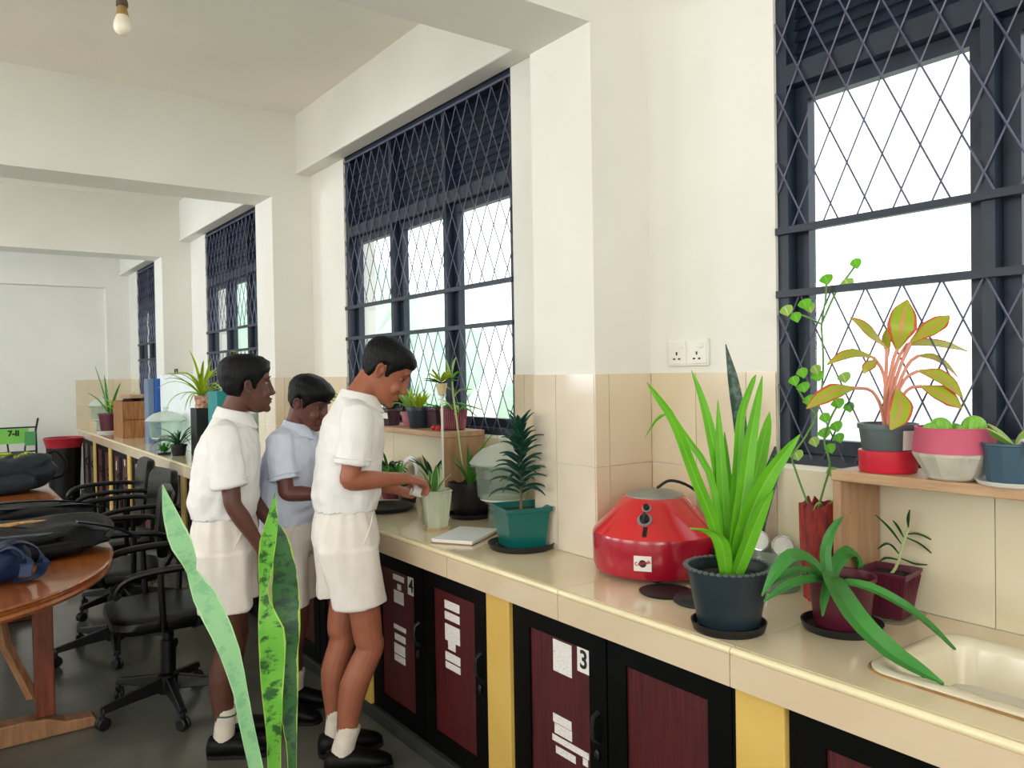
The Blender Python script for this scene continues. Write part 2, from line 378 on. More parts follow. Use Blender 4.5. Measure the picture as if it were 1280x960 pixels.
for k in (-1, 0, 1, 2, 3):
    y0 = Y1+k*SP; y1 = min(y0+WP, YE)
    pil = boxes('pillar', [(PX, WX, y0, y1, ZC if k > -1 else 0, ZBEAM)], 'wall_paint')
    tile_run(pil, 'y', y0, y1, PX, 'pillar_tile', -T, 0)
    tile_run(pil, 'x', PX-T, WX-T, y0, 'wall_tile', -T, 1)
    if k < 3: tile_run(pil, 'x', PX-T, WX-T, y1, 'wall_tile', T, 1)
    if k > -1 and k < 3:
        tile_run(wall_right, 'y', WY1+(k-1)*SP, y0-T, WX, 'wall_tile', -T, 1)
        tile_run(wall_right, 'y', y1+T, WY0+k*SP, WX, 'wall_tile', -T, 0)
    if k == 3: tile_run(wall_right, 'y', WY1+(k-1)*SP, y0-T, WX, 'wall_tile', -T, 1)
mat('splash_tile', (226, 217, 190), .2, rgb2=(220, 209, 178), scale=2, coat=.2)
for k in KW: tile_run(wall_right, 'y', max(WY0+k*SP, -.7), WY1+k*SP, WX, 'splash_tile', -T, 1, rows=((ZC, WZ0-.012),), w=.6)
tile_run(wall_end, 'x', DX-.01, PX-T, YE, 'wall_tile', -T, 1)

# ------------------------------------------------------------------ windows
def window(n, dy):
    root = thing('window_%d' % n, 'black framed window', 'window'); del root['label']; del root['category']; struct(root)
    a, b = WY0+dy, WY1+dy; x0, x1 = WX+.012, WX+.10
    fr = MB(); e = .035
    fr.box(x0, x1, a, a+e, WZ0, WZ1).box(x0, x1, b-e, b, WZ0, WZ1).box(x0, x1, a+e, b-e, WZ0, WZ0+.03).box(x0, x1, a+e, b-e, WZ1-.035, WZ1)
    fr.box(x0, x1, a+e, b-e, 2.275, 2.335)
    sw = (b-a-2*e-.06)/3; ys = [a+e+i*(sw+.03) for i in range(3)]
    for y in ys[1:]: fr.box(x0, x1, y-.03, y, WZ0+.03, 2.275).box(x0, x1, y-.03, y, 2.335, WZ1-.035)
    fr.build('frame', 'window_black_bloom', root, smooth=False)
    for y in ys:
        s = MB(); xs0, xs1 = x0+.04, x0+.075; st = .04; z0, z1 = WZ0+.032, 2.273; ya, yb = y+.002, y+sw-.002
        s.box(xs0, xs1, ya, ya+st, z0, z1).box(xs0, xs1, yb-st, yb, z0, z1).box(xs0, xs1, ya+st, yb-st, z0, z0+st).box(xs0, xs1, ya+st, yb-st, z1-st, z1)
        so = s.build('sash', 'window_black_bloom', root, smooth=False)
        MB().box(xs0+.014, xs0+.019, ya+st-.004, yb-st+.004, z0+st-.004, z1-st+.004).build('pane', 'pane_glass', so, smooth=False)
        for i in range(11):
            zc = 2.358+i*.0352
            tile_slat(root, (x0+.05, y+sw/2, zc), sw-.004)
        v = MB()
        for f in (.2, .4, .6, .8): v.box(x0+.075, x0+.085, y+sw*f-.009, y+sw*f+.009, 2.335, WZ1-.035)
        v.build('louvre_stay', 'window_black_bloom', root, smooth=False)
    g = MB(); xg = WX+.004
    gb = MB()
    for z in (1.665, 1.85): gb.box(xg-.012, xg+.008, a+.004, b-.004, z-.010, z+.010)
    g.box(xg-.004, xg+.004, a+.004, b-.004, WZ1-.045, WZ1-.035)
    w, h = .1, .205
    for z0, z1 in ((WZ0+.02, 1.665), (1.85, WZ1-.04)):
        H = z1-z0; run = H*w/h/2*2/2*1.0
        run = H/h*w; nlo = int(-run/w)-2
        for i in range(nlo, int((b-a)/w)+int(run/w)+3):
            for sgn in (1, -1):
                ya = a+.05+i*w; yb = ya+sgn*run          # from the top (z1) downwards
                t0, t1 = 0., 1.
                lo, hi = a+.006, b-.006
                d = yb-ya
                ta, tb = sorted(((lo-ya)/d, (hi-ya)/d)); t0 = max(0, ta); t1 = min(1, tb)
                if t1-t0 < .02: continue
                g.tube([(xg+sgn*.002, ya+d*t0, z1-H*t0), (xg+sgn*.002, ya+d*t1, z1-H*t1)], .0026, 4, cap=False)
    g.build('grille', 'grille_steel_bloom', root, smooth=False); gb.build('grille_bar', 'window_black_bloom', root, smooth=False)
    return root
SLM = MB().cbox((0, 0, 0), (.050, .528, .006), (0, radians(-62), 0)).mesh('slat', 'window_black_bloom', False)
def tile_slat(root, loc, width): link('slat', SLM, root, loc=loc)
for n, k in enumerate(KW): window(n+1, k*SP)

# ------------------------------------------------------------------ outdoors beyond the windows
mat('outdoor_ground', (222, 226, 210), .9, var=.1, scale=.4)
struct(MB().box(WX+.6, 60, -30, 70, -1.2, -1.0).build('ground', 'outdoor_ground', smooth=False))
mat('tree_crown_overexposed', (214, 232, 216), .9, rgb2=(192, 220, 198), scale=1.2, bump=.6, bscale=5)  # green paled in the colour itself to stand for overexposure outdoors
mat('tree_bark', (120, 104, 86), .9, var=.2)
def tree(label, x, y, h, r):
    t = thing('tree', label, 'tree', (x, y, -1.0), 0, 'trees outside the windows')
    MB().tube([(0, 0, 0), (.1, 0, h*.3), (0, .1, h*.6)], [.12, .1, .06], 8).build('trunk', 'tree_bark', t)
    mb = MB(); rr = random.Random(int(x*10))
    for i in range(9): mb.ball((rr.uniform(-r, r)*.7, rr.uniform(-r, r)*.7, h*.62+rr.uniform(-.3, .3)*h), rr.uniform(.45, .7)*r, 18, 12)
    mb.v = [tuple(Vector(v)+Vector(v).normalized()*noise.noise(Vector(v)*1.7)*.35*r) for v in mb.v]
    mb.build('crown', 'tree_crown_overexposed', t)
tree('glare-paled leafy tree outside, seen through the window above the shelf of pots', 8.2, 15.5, 3.9, 1.9)
tree('rounded tree outside, seen low through the window behind the bowed boy', 14.5, 17.0, 3.6, 1.7)
tree('tall glare-paled tree outside, seen at the far jamb of the middle window', 8.5, 22.5, 4.8, 2.4)
tree('low tree outside, seen through the lowest grille of the window over the sink', 14.5, 11.5, 2.9, 1.6)

# ------------------------------------------------------------------ worktop, sink, cabinets
wt = thing('worktop', 'long cream tiled worktop running along the window wall', 'worktop', (0, 0, 0))
SX0, SX1, SY0, SY1 = 1.555, 1.885, .33, .885
s = MB(); zs0, zs1 = .738, ZC-.008
ya, yb = -.68, YE
s.box(DX+.014, WX, SY1, yb, zs0, zs1).box(DX+.014, WX, ya, SY0, zs0, zs1).box(DX+.014, SX0, SY0, SY1, zs0, zs1).box(SX1, WX, SY0, SY1, zs0, zs1)
s.build('slab', 'grout', wt, smooth=False)
y = 1.149-3*.61
while y < YE:
    a, b = max(y, ya)+G, min(y+.61, YE)-G
    segs = [(a, b)]
    if b > SY0 and a < SY1:
        mb = MB(); c0, c1 = max(a, SY0), min(b, SY1)
        mb.box(DX+.02, SX0, a, b, zs1, ZC).box(SX1, WX-T, a, b, zs1, ZC)
        if a < SY0: mb.box(SX0, SX1, a, SY0, zs1, ZC)
        if b > SY1: mb.box(SX0, SX1, SY1, b, zs1, ZC)
        mb.build('top_tile', 'counter_tile', wt, smooth=False)
    else: tile(wt, DX+.02, WX-T, a, b, zs1, ZC, 'counter_tile', 'top_tile')
    tile(wt, DX, DX+.014, a, b, .732, ZC-.016, 'front_tile', 'front_tile')
    MB().tube([(DX+.009, a, ZC-.0085), (DX+.009, b, ZC-.0085)], .0095, 10).build('edge_trim', 'edge_cream', wt)
    y += .61
def rrect(x0, x1, y0, y1, z, r, n=6):
    out = []
    for cx, cy, a0 in ((x1-r, y1-r, 0), (x0+r, y1-r, 90), (x0+r, y0+r, 180), (x1-r, y0+r, 270)):
        for i in range(n+1): a = radians(a0+90*i/n); out.append(Vector((cx+r*cos(a), cy+r*sin(a), z)))
    return out
sk = thing('sink', 'cream white ceramic sink sunk into the worktop', 'sink', (0, 0, 0))
mb = MB(); o_, z = .016, ZC
mb.loft([rrect(SX0-o_, SX1+o_, SY0-o_, SY1+o_, z+.0005, .06), rrect(SX0-o_, SX1+o_, SY0-o_, SY1+o_, z+.007, .06), rrect(SX0-.006, SX1+.006, SY0-.006, SY1+.006, z+.011, .055), rrect(SX0+.018, SX1-.018, SY0+.018, SY1-.018, z+.008, .05), rrect(SX0+.024, SX1-.024, SY0+.024, SY1-.024, z-.006, .05),
         rrect(SX0+.045, SX1-.045, SY0+.05, SY1-.05, z-.165, .05), rrect(SX0+.07, SX1-.07, SY0+.08, SY1-.08, z-.18, .04), rrect(SX0+.14, SX1-.14, SY0+.22, SY1-.22, z-.183, .02)], cap=False)
k = len(mb.v)-28; mb.f.append(tuple(range(k, k+28)))
mb.build('basin', 'sink_ceramic', sk, angle=60)
h = MB()
for i in range(4):
    for j in range(2):
        h.ball((SX0+.085+i*.03+j*.012, SY1-.034-j*.006, z-.045-j*.028), (.0065, .004, .0085), 10, 6)
h.build('overflow_holes', 'ink', sk)
se = MB(); rr = rrect(SX0-o_-.003, SX1+o_+.003, SY0-o_-.003, SY1+o_+.003, ZC+.001, .062); se.tube(rr+[rr[0]], .0035, 6, cap=False)
se.build('sealant', 'sealant', sk)

# plinth, yellow partitions, cabinets with two panelled doors
struct(MB().box(1.45, 1.75, -.65, YE, 0, .055).build('plinth', 'plinth_cement', smooth=False, bevel=.004))
PC = [2.10+1.01*k for k in range(-2, 10)]
for c in PC:
    if c+.065 < YE-.02: struct(MB().box(1.455, 1.75, c-.065, c+.065, .056, .736).build('partition', 'yellow_paint', smooth=False, bevel=.004))
struct(MB().box(1.75, WX, -.65, YE, 0, .736).build('wall_behind_cabinets', 'wall_paint', smooth=False))
DW = .418
mb = MB(); x0, x1 = 0, .022
for b in ((0, .07, 0, .672), (DW-.07, DW, 0, .672), (.07, DW-.07, 0, .07), (.07, DW-.07, .602, .672)): mb.box(x0, x1, b[0], b[1], b[2], b[3])
DOORM = mb.mesh('door', 'cabinet_black', False)
PANM = MB().box(.007, .016, .068, DW-.068, .068, .604).mesh('panel', 'door_wood', False)
HANM = MB().tube([(.002, .035, .44), (-.018, .035, .43), (-.022, .036, .40), (-.018, .034, .37), (.002, .035, .355)], [.008, .007, .006, .007, .009], 8).mesh('handle', 'dark_handle')
mb = MB(); mb.ball((-.004, .037, .32), (.006, .011, .017), 10, 6); LOCM = mb.mesh('lock_plate', 'dark_handle')
CABS = []
WHICH = ['sink end cabinet with doors under the near end of the worktop', 'cabinet with dark red panelled doors numbered 3 under the worktop', 'cabinet numbered 4 with labelled doors beside the bowed boy',
         'dark cabinet under the worktop behind the bowed boy', 'dark cabinet under the worktop between the standing boys', 'dark cabinet under the worktop behind the boy with his hand down',
         'dark cabinet under the worktop just past the standing boys', 'dark cabinet under the worktop beneath the large glass jar', 'dark cabinet under the worktop beneath the wooden crate', 'dark cabinet under the worktop third from the end wall', 'dark narrow cabinet touching the end wall', 'x']
for i, (a, b) in enumerate(zip(PC, PC[1:]+[YE+.065])):
    y0, y1 = a+.067, min(b-.067, YE-.004)
    if y1-y0 < .3: continue
    c = thing('cabinet', WHICH[i], 'cabinet', (1.468, y0, .056), 0, 'cabinets under the worktop')
    w = y1-y0
    mb = MB().box(.024, .278, .004, .02, .004, .678).box(.024, .278, w-.02, w-.004, .004, .678).box(.024, .278, .02, w-.02, .004, .02).box(.024, .278, .02, w-.02, .662, .678).box(.266, .278, .02, w-.02, .02, .662)
    mb.box(.001, .024, .001, .016, 0, .679).box(.001, .024, w-.016, w-.001, 0, .679)
    mb.build('body', 'cabinet_black', c, smooth=False)
    ds = []
    for q in range(2):
        d = link('door', DOORM, c, loc=(0, .018+q*(DW+.006), .003)); link('panel', PANM, d); link('handle', HANM, d); link('lock_plate', LOCM, d); ds.append(d)
        d.scale = (1, (w-.042)/2/DW, 1)
    CABS.append(ds)
# slips of paper and number plates on the doors (flat prints lying on the panel); y, z measured on the door
def slip(d, y, z, w, h, rot=0, m='paper'):
    mb = MB().box(-.0012, 0, -w/2, w/2, -h/2, h/2); o = mb.build('paper_slip', m, d, smooth=False); o.location = (.0065, y, z); o.rotation_euler = (radians(rot), 0, 0); return o
def number(d, t, y, z, w, h):
    p = MB().box(-.0015, 0, -w/2, w/2, -h/2, h/2).build('number_plate', 'paper_plain', d, smooth=False); p.location = (.0005 if False else .0062, y, z)
    me = text_mesh(t, h*1.0, .0004, .0016)
    me.materials.clear(); me.materials.append(MATS['ink']); q = link('digit', me, d); q.location = (.0040, y, z); q.rotation_euler = (radians(90), 0, radians(-90))
d3 = CABS[1][1]                                       # far door of the cabinet numbered 3
number(d3, '3', .098, .565, .056, .072)
slip(d3, .195, .545, .085, .095)
for yy, zz, ww, hh in ((.2, .355, .085, .026), (.196, .325, .08, .03), (.165, .294, .165, .019), (.098, .272, .022, .02), (.186, .262, .09, .022)): slip(d3, yy, zz, ww, hh)
slip(CABS[1][0], .235, .26, .06, .02, -8)
n4 = CABS[2][1]
number(n4, '4', .098, .565, .056, .072)
for yy, zz, ww, hh in ((.205, .575, .09, .022), (.2, .54, .03, .022), (.205, .498, .08, .05), (.2, .375, .1, .018), (.2, .335, .09, .026), (.205, .288, .09, .04), (.205, .25, .09, .026)): slip(n4, yy, zz, ww, hh)
m4 = CABS[2][0]
for yy, zz, ww, hh in ((.225, .555, .1, .03), (.225, .515, .1, .028), (.225, .455, .1, .06), (.23, .41, .05, .03), (.225, .368, .1, .03), (.225, .335, .1, .024)): slip(m4, yy, zz, ww, hh)
for i in (3, 5, 6, 7, 8):
    for q in (0, 1): slip(CABS[i][q], .21+.03*q, .5+.04*((i+q) % 3), .03, .09); 
    slip(CABS[i][1], .2, .36, .07, .03)

# socket plate
sp = thing('socket_outlet', 'white double wall socket above the tiles', 'socket', (WX, 1.775, 1.503))
MB().box(-.012, 0, -.086, .086, -.044, .044).build('plate', 'white_plastic', sp, smooth=False, bevel=.003)
for s_ in (-1, 1):
    f = MB().box(-.016, -.011, s_*.043-.038, s_*.043+.038, -.037, .037).build('socket_face', 'white_plastic', sp, smooth=False, bevel=.002)
    h = MB()
    for dy, dz, a, b in ((0, -.002, .004, .007), (-.011, -.02, .006, .0035), (.011, -.02, .006, .0035)): h.box(-.0168, -.0155, s_*.043+dy-a/1.3, s_*.043+dy+a/1.3, dz-b/1.3, dz+b/1.3)
    h.build('pin_holes', 'ink', f, smooth=False)
    MB().cbox((-.018, s_*.043-.02, .024), (.006, .014, .018), (0, .15, 0)).build('switch', 'white_plastic', f, smooth=False, bevel=.001)
# ------------------------------------------------------------------ people
mat('skin_dark', (98, 60, 47), .5, var=.08, scale=14, sss=.1)
mat('skin_dark_warm', (108, 64, 54), .5, var=.08, scale=14, sss=.1)
mat('skin_tan', (162, 98, 72), .5, var=.07, scale=14, sss=.1)
mat('lip_dark', (122, 62, 56), .45, var=.05)
mat('lip_tan', (168, 90, 78), .45, var=.05)
mat('hair_black', (5, 6, 8), .5, var=.25, scale=90, bump=.5, bscale=160, stretch=(1, 1, .25), spec=.22)
mat('brow_black', (22, 17, 16), .7)
mat('eye_white', (176, 160, 150), .25, var=.01)
mat('iris_dark', (26, 16, 12), .15, var=.05)
mat('white_shirt', (240, 238, 236), .8, var=.02, scale=20, bump=.45, bscale=16)
mat('blue_white_shirt', (222, 230, 248), .8, var=.02, scale=20, bump=.45, bscale=16)
mat('white_shorts', (240, 233, 226), .85, var=.02, scale=20, bump=.4, bscale=14)
mat('sock_white', (232, 222, 206), .9, var=.05, scale=30, bump=.4, bscale=220)
mat('sock_green', (70, 100, 84), .9)
mat('shoe_black', (5, 5, 6), .5, var=.2, spec=.25)
mat('sole_black', (7, 7, 8), .7)

HEAD = [(-.108, .062, .035, .016), (-.100, .082, .012, .030), (-.086, .092, -.008, .043), (-.066, .089, -.03, .053), (-.040, .090, -.055, .060), (-.012, .088, -.076, .066), (.014, .085, -.088, .070),
        (.040, .095, -.095, .073), (.068, .094, -.097, .073), (.092, .080, -.088, .066), (.110, .054, -.066, .051), (.121, .022, -.036, .028)]
def head_row(z):
    T_ = HEAD
    if z <= T_[0][0]: return T_[0][1:]
    if z >= T_[-1][0]: return T_[-1][1:]
    for a, b in zip(T_, T_[1:]):
        if a[0] <= z <= b[0]:
            f = (z-a[0])/(b[0]-a[0]); f = f*f*(3-2*f)*.35+f*.65
            return tuple(a[i]+(b[i]-a[i])*f for i in (1, 2, 3))
def head_pt(z, th, off=0):
    f, bk, w = head_row(z); cy = (f+bk)/2; d = (f-bk)/2
    c, s = cos(th), sin(th); e = 2/2.25
    x = w*math.copysign(abs(c)**e, c)*(1-.10*max(0, s)); y = cy+d*math.copysign(abs(s)**e, s)
    n = Vector((c/w, s/d, 0)).normalized()
    return Vector((x, y, z))+n*off
def piece(x, T_):
    if x <= T_[0][0]: return T_[0][1]
    for a, b in zip(T_, T_[1:]):
        if x <= b[0]: return a[1]+(b[1]-a[1])*(x-a[0])/(b[0]-a[0])
    return T_[-1][1]
def ell(z, a, b, cy=0, cx=0, n=26, p=2.4, tilt=0):
    out = []
    for i in range(n):
        t = 2*pi*i/n; c, s = cos(t), sin(t); e = 2/p
        x = a*math.copysign(abs(c)**e, c); y = b*math.copysign(abs(s)**e, s); out.append(Vector((cx+x, cy+y, z+tilt*y)))
    return out
def hand(mb, w, d, n, thumb, curl, k=.92, spread=4, tcurl=20):
    w, d, n = Vector(w), Vector(d).normalized(), Vector(n); n = (n-d*n.dot(d)).normalized(); s = d.cross(n).normalized()
    if s.dot(Vector(thumb)) < 0: s = -s
    rings = []
    for q, a, b in ((-.02, .024, .019), (.01, .027, .019), (.04, .036, .017), (.07, .039, .014), (.088, .036, .011)):
        rings.append([w+d*q*k+s*a*k*cos(2*pi*i/14)+n*b*k*sin(2*pi*i/14) for i in range(14)])
    mb.loft(rings)
    for i, (ln, rd) in enumerate(((.068, .0088), (.076, .009), (.070, .0085), (.055, .0076))):
        p = w+(d*.080+s*(.029-i*.0195))*k; a = radians(curl[0]+i*3); out = [p-d*.01*k, p]; sp = radians((1.5-i)*spread)
        for j, f in enumerate((.42, .32, .26)):
            if j: a += radians(curl[j])
            dd = (d*cos(a)+n*sin(a)+s*sin(sp)).normalized(); p = p+dd*ln*f*k; out.append(p)
        mb.tube(out, [rd*k, rd*k, rd*k*.97, rd*k*.92, rd*k*.72], 8)
    p = w+(d*.022+s*.024)*k; out = [p-s*.008*k]; a = 0
    for j, (f, m1, m2, m3) in enumerate(((.036, .62, .72, .3), (.030, .85, .4, .4), (.024, .95, .1, .5))):
        dd = (d*m1+s*m2+n*(m3+tcurl/60)).normalized(); p = p+dd*f*k; out.append(p)
    mb.tube(out, [.012*k, .0105*k, .0095*k, .0072*k], 8)
def limb(P, rads, per=5):
    Q = catmull(P, (len(P)-1)*per+1); return Q, interp(rads, len(Q))

def person(label, pos, psi, s, skin, lip, C):
    root = thing('person', label, 'person', (pos[0], pos[1], 0), psi-90); root.scale = (s, s, s)
    sh, hy = C['sh'], C['hy']
    cyz = lambda z: piece(z, [(.8, 0), (.98, C.get('wy', 0)), (1.12, sh*.35), (1.30, sh), (1.36, sh+.012), (1.40, sh+(hy-sh)*.45)])
    b = MB()
    for sd, (hp, kn, an) in zip((1, -1), C['legs']):
        mid1 = Vector(hp).lerp(Vector(kn), .5)+Vector((0, .012, 0)); calf = Vector(kn).lerp(Vector(an), .36)+Vector((0, -.022, 0)); low = Vector(kn).lerp(Vector(an), .78)+Vector((0, -.006, 0))
        Q, r = limb([Vector(hp)+Vector((0, 0, .03)), hp, mid1, Vector(kn)+Vector((0, -.006, .05)), kn, calf, low, an, Vector(an)+Vector((0, .01, -.03))], [.055, .062, .060, .053, .049, .052, .037, .032, .034])
        b.tube(Q, r, 16)
        b.ball(Vector(kn)+Vector((0, .02, .0)), (.034, .03, .04))
        b.ball(Vector(an)+Vector((0, .04, -.045)), (.028, .06, .02))
    b.loft([ell(z, a, d, cyz(z)) for z, a, d in ((.76, .10, .07), (.84, .122, .085), (.92, .112, .078), (1.0, .105, .072), (1.1, .112, .078), (1.2, .13, .08), (1.28, .13, .07), (1.335, .08, .055))])
    Mh = Matrix.Translation((0, hy, C.get('hz', 1.475))) @ Matrix.Rotation(radians(C['hyaw']), 4, 'Z') @ Matrix.Rotation(radians(-C['pitch']), 4, 'X') @ Matrix.Rotation(radians(C.get('hroll', 0)), 4, 'Y')
    nk = Mh @ Vector((0, -.028, -.045))
    b.tube([Vector((0, sh-.005, 1.29)), Vector((0, sh+.0, 1.34)), nk.lerp(Vector((0, sh, 1.34)), .45), nk, Mh @ Vector((0, -.02, 0))], [.07, .056, .049, .047, .05], 18)
    zs = [-.108+.229*i/30 for i in range(31)]
    b.loft([[Mh @ head_pt(z, 2*pi*j/36) for j in range(36)] for z in zs])
    # nose, brow ridge, cheeks, lips and chin, ears
    b.loft([[Mh @ Vector(p) for p in ring] for ring in (
        [(-.010, .076, .034), (-.004, .097, .034), (.004, .097, .034), (.010, .076, .034)], [(-.013, .076, .010), (-.005, .106, .008), (.005, .106, .008), (.013, .076, .010)], [(-.019, .076, -.014), (-.008, .115, -.016), (.008, .115, -.016), (.019, .076, -.014)],
        [(-.022, .076, -.026), (-.009, .122, -.028), (.009, .122, -.028), (.022, .076, -.026)], [(-.020, .076, -.038), (-.007, .112, -.039), (.007, .112, -.039), (.020, .076, -.038)])])
    for sx in (-1, 1):
        b.ball(Mh @ Vector((sx*.014, .102, -.030)), .0095)
        b.ball(Mh @ Vector((sx*.034, .070, -.030)), (.022, .02, .024), M=Mh.to_3x3().to_4x4())
        b.ball(Mh @ Vector((sx*.030, .083, .036)), (.022, .009, .007), M=Mh.to_3x3().to_4x4())
        er = Mh @ Matrix.Translation((sx*.0735, -.010, -.006)) @ Matrix.Rotation(radians(sx*22), 4, 'Z') @ Matrix.Rotation(radians(12), 4, 'X')
        for i in range(11):
            t = radians(-100+i*28); b.ball(er @ Vector((sx*.010, -.004-.013*cos(t), .004+.026*sin(t)*(.9 if sin(t) < 0 else 1))), (.0062, .0062, .0062), 8, 6)
        b.ball(er @ Vector((sx*.004, 0, .0)), (.006, .013, .024), M=er.to_3x3().to_4x4())
    b.ball(Mh @ Vector((0, .091, -.054)), (.023, .013, .009), M=Mh.to_3x3().to_4x4()); b.ball(Mh @ Vector((0, .089, -.067)), (.021, .013, .009), M=Mh.to_3x3().to_4x4())
    b.ball(Mh @ Vector((0, .083, -.093)), (.023, .017, .016), M=Mh.to_3x3().to_4x4())
    for sd, A in zip((1, -1), C['arms']):
        sj, el, wr = [Vector(v) for v in A['j']]
        Q, r = limb([sj, sj.lerp(el, .35), sj.lerp(el, .8), el, el.lerp(wr, .3), el.lerp(wr, .72), wr], [.043, .041, .035, .033, .035, .026, .021]); b.tube(Q, r, 16)
        hand(b, wr, A['d'], A['n'], A['t'], A['c'])
    link('body', remesh(b, .0039, 2), root).data.materials.append(MATS[skin])
    # lips, eyes, brows
    l = MB(); l.ball((0, .0985, -.0535), (.018, .0085, .0048), 14, 7); l.ball((0, .0965, -.0655), (.016, .0085, .0055), 14, 7); l.v = [tuple(Mh @ Vector(v)) for v in l.v]; l.build('lips', lip, root)
    for sx in (-1, 1):
        e = MB(); e.ball((0, 0, 0), (.0125, .0085, .0045 if C.get('lid') else .0065), 14, 8); eo = e.build('eye', 'eye_white', root); eo.matrix_local = Mh @ Matrix.Translation((sx*.032, 0.0750, .013 - (.003 if C.get('lid') else 0)))
        i_ = MB(); i_.ball((0, .0062, -.0012), (.0085, .0035, .0058), 12, 7); i_.build('iris', 'iris_dark', eo)
        d_ = MB(); d_.tube([(-.0145, -.001, -.002), (-.008, .0065, .0052), (0, .0098, .0072), (.008, .0065, .0052), (.0145, -.001, -.002)], [.001, .0019, .0022, .0019, .001], 6); d_.build('lashes', 'brow_black', eo)
        br = MB(); br.tube([(-.02*sx, .008, -.002), (-.008*sx, .0125, .003), (.006*sx, .0105, .004), (.021*sx, -.002, -.001)], [.0022, .0042, .0038, .0014], 6, flat=.6); br.build('eyebrow', 'brow_black', root).matrix_local = Mh @ Matrix.Translation((sx*.032, .081, .036))
    # hair: a shell that sinks under the skin outside the hairline
    hl = [(-.1, -.055), (-.06, -.06), (-.035, -.045), (-.022, .0), (-.008, .032), (.008, .026), (.014, -.012), (.026, -.010), (.034, .018), (.05, .032), (.07, .055), (.1, .060)]
    hl = C.get('hairline', hl); th = C['hair']; h = MB(); n = 56; rings = []; rr = random.Random(3)
    for i in range(40):
        z = -.075+(.1215+.075)*i/39; ring = []
        for j in range(n):
            t = 2*pi*j/n; p = head_pt(z, t); d = z-piece(p.y, hl)
            tk = th*(1+C.get('front', .5)*max(0, min(1, (p.y-.02)/.06))*max(0, min(1, (z-.03)/.05)))
            o = max(-.010, min(tk, d*.55)); 
            if d > .01: o += .0022*noise.noise(Vector((p.x*60, p.y*60, z*30)))+.003*C.get('tuft', 0)*noise.noise(Vector((p.x*110, p.y*45, z*45)))
            q = head_pt(z, t, o); q.z += max(0, (z-.06)/.06)*th*.9; ring.append(Mh @ q)
        rings.append(ring)
    h.loft(rings); h.build('hair', 'hair_black', root, angle=80)
    # shirt
    sm = C.get('shirt', 'white_shirt'); fat = C.get('fat', 1.0)
    m = MB(); zb = C.get('hem', .945)
    rows = [(zb+.05, .11, .08), (zb+.03, .138*fat, .106*fat), (zb, .150*fat, .122*fat), (1.0, .156*fat, .130*fat), (1.06, .158*fat, .132*fat), (1.14, .160*fat, .132*fat), (1.22, .168, .126*fat), (1.275, .168, .112), (1.315, .140, .092), (1.345, .092, .072), (1.362, .068, .062), (1.34, .055, .05)]
    m.loft([ell(z, a, d, cyz(z), tilt=-.22 if z > 1.33 else 0) for z, a, d in rows])
    for sd, A in zip((1, -1), C['arms']):
        sj, el, wr = [Vector(v) for v in A['j']]; k = C.get('sleeve', .74)
        P = [sj+Vector((-sd*.055, 0, .012)), sj+Vector((-sd*.01, 0, .008)), sj.lerp(el, .3), sj.lerp(el, .55), sj.lerp(el, k), sj.lerp(el, k-.01), sj.lerp(el, k-.2)]
        m.tube(P, [.060, .064, .064, .067, .070, .062, .048], 20)
    se = C.get('seed', 1)
    def fold(co, nn):
        q = Vector((co.x*7+se*3, co.y*7, co.z*6)); w = .5+.5*sin(co.z*70+4*noise.noise(Vector((co.x*6, co.y*6+se, co.z*3)))*3)
        low = max(0, min(1, (1.12-co.z)/.14))
        r1 = 1-abs(noise.noise(q*1.1+Vector((co.z*3, 0, 0))))*2.2; r2 = 1-abs(noise.noise(q*2.1))*2.2
        hk = max(.12, min(1, (co.z-zb)/.07))
        return hk*(.009*noise.noise(q*.8)+.006*r1*(.5+.5*low)+.0045*r2*(.6+.4*low)+.007*low*(w-.5)+.002*noise.noise(q*5)-.004)
    link('shirt', remesh(m, .0055, 3, fold), root).data.materials.append(MATS[sm])
    hm = MB()
    for sd, A in zip((1, -1), C['arms']):
        sj, el, wr = [Vector(v) for v in A['j']]; k = C.get('sleeve', .74); hm = MB()
        hm.tube([sj.lerp(el, k-.11), sj.lerp(el, k-.1), sj.lerp(el, k-.09)], [.0705, .0725, .0705], 22); hm.build('sleeve_seam', sm, root)
    c = MB(); rings = []; nc = 26; cz = 1.352; cc = cyz(1.36)
    for i in range(nc+1):
        t = radians(112+(428-112)*i/nc); e = max(0, 1-min(i, nc-i)/5.)
        fz = -.24*sin(t)*.062
        P = []
        for r_, z_ in ((.060, -.022), (.056, .026), (.061, .031), (.067+.004*e, .024), (.084+.016*e, -.012-.022*e), (.078+.012*e, -.018-.020*e)):
            P.append(Vector((r_*1.02*cos(t), cc+.004+r_*sin(t), cz+z_+fz)))
        rings.append(P)
    c.loft(rings); c.build('collar', sm, root, angle=60)
    # shorts
    sf = C.get('sf', 1)
    m = MB()
    m.loft([ell(z, a*C.get('sf', 1), d*C.get('sf', 1), cyz(z)*.5) for z, a, d in ((.74, .12, .09), (.78, .160, .122), (.84, .170, .134), (.90, .162, .128), (.955, .146, .116), (.985, .143, .113), (.99, .13, .10))])
    for sd, (hp, kn, an) in zip((1, -1), C['legs']):
        hp, kn = Vector(hp), Vector(kn); zz = C.get('shz', .555); f = (hp.z-zz)/(hp.z-kn.z); e = hp.lerp(kn, f)
        rg = []
        for t, a, d in ((-.1, .07, .1), (.0, .092, .118), (.3, .094, .112), (.65, .093, .106), (.97, .094, .106), (1.0, .093, .105), (1.0, .084, .095), (.8, .07, .08)):
            p = hp.lerp(e, t); rg.append(ell(p.z, a*C.get('sf', 1), d*C.get('sf', 1), p.y-.002, p.x, tilt=.06 if t > .6 else 0))
        m.loft(rg)
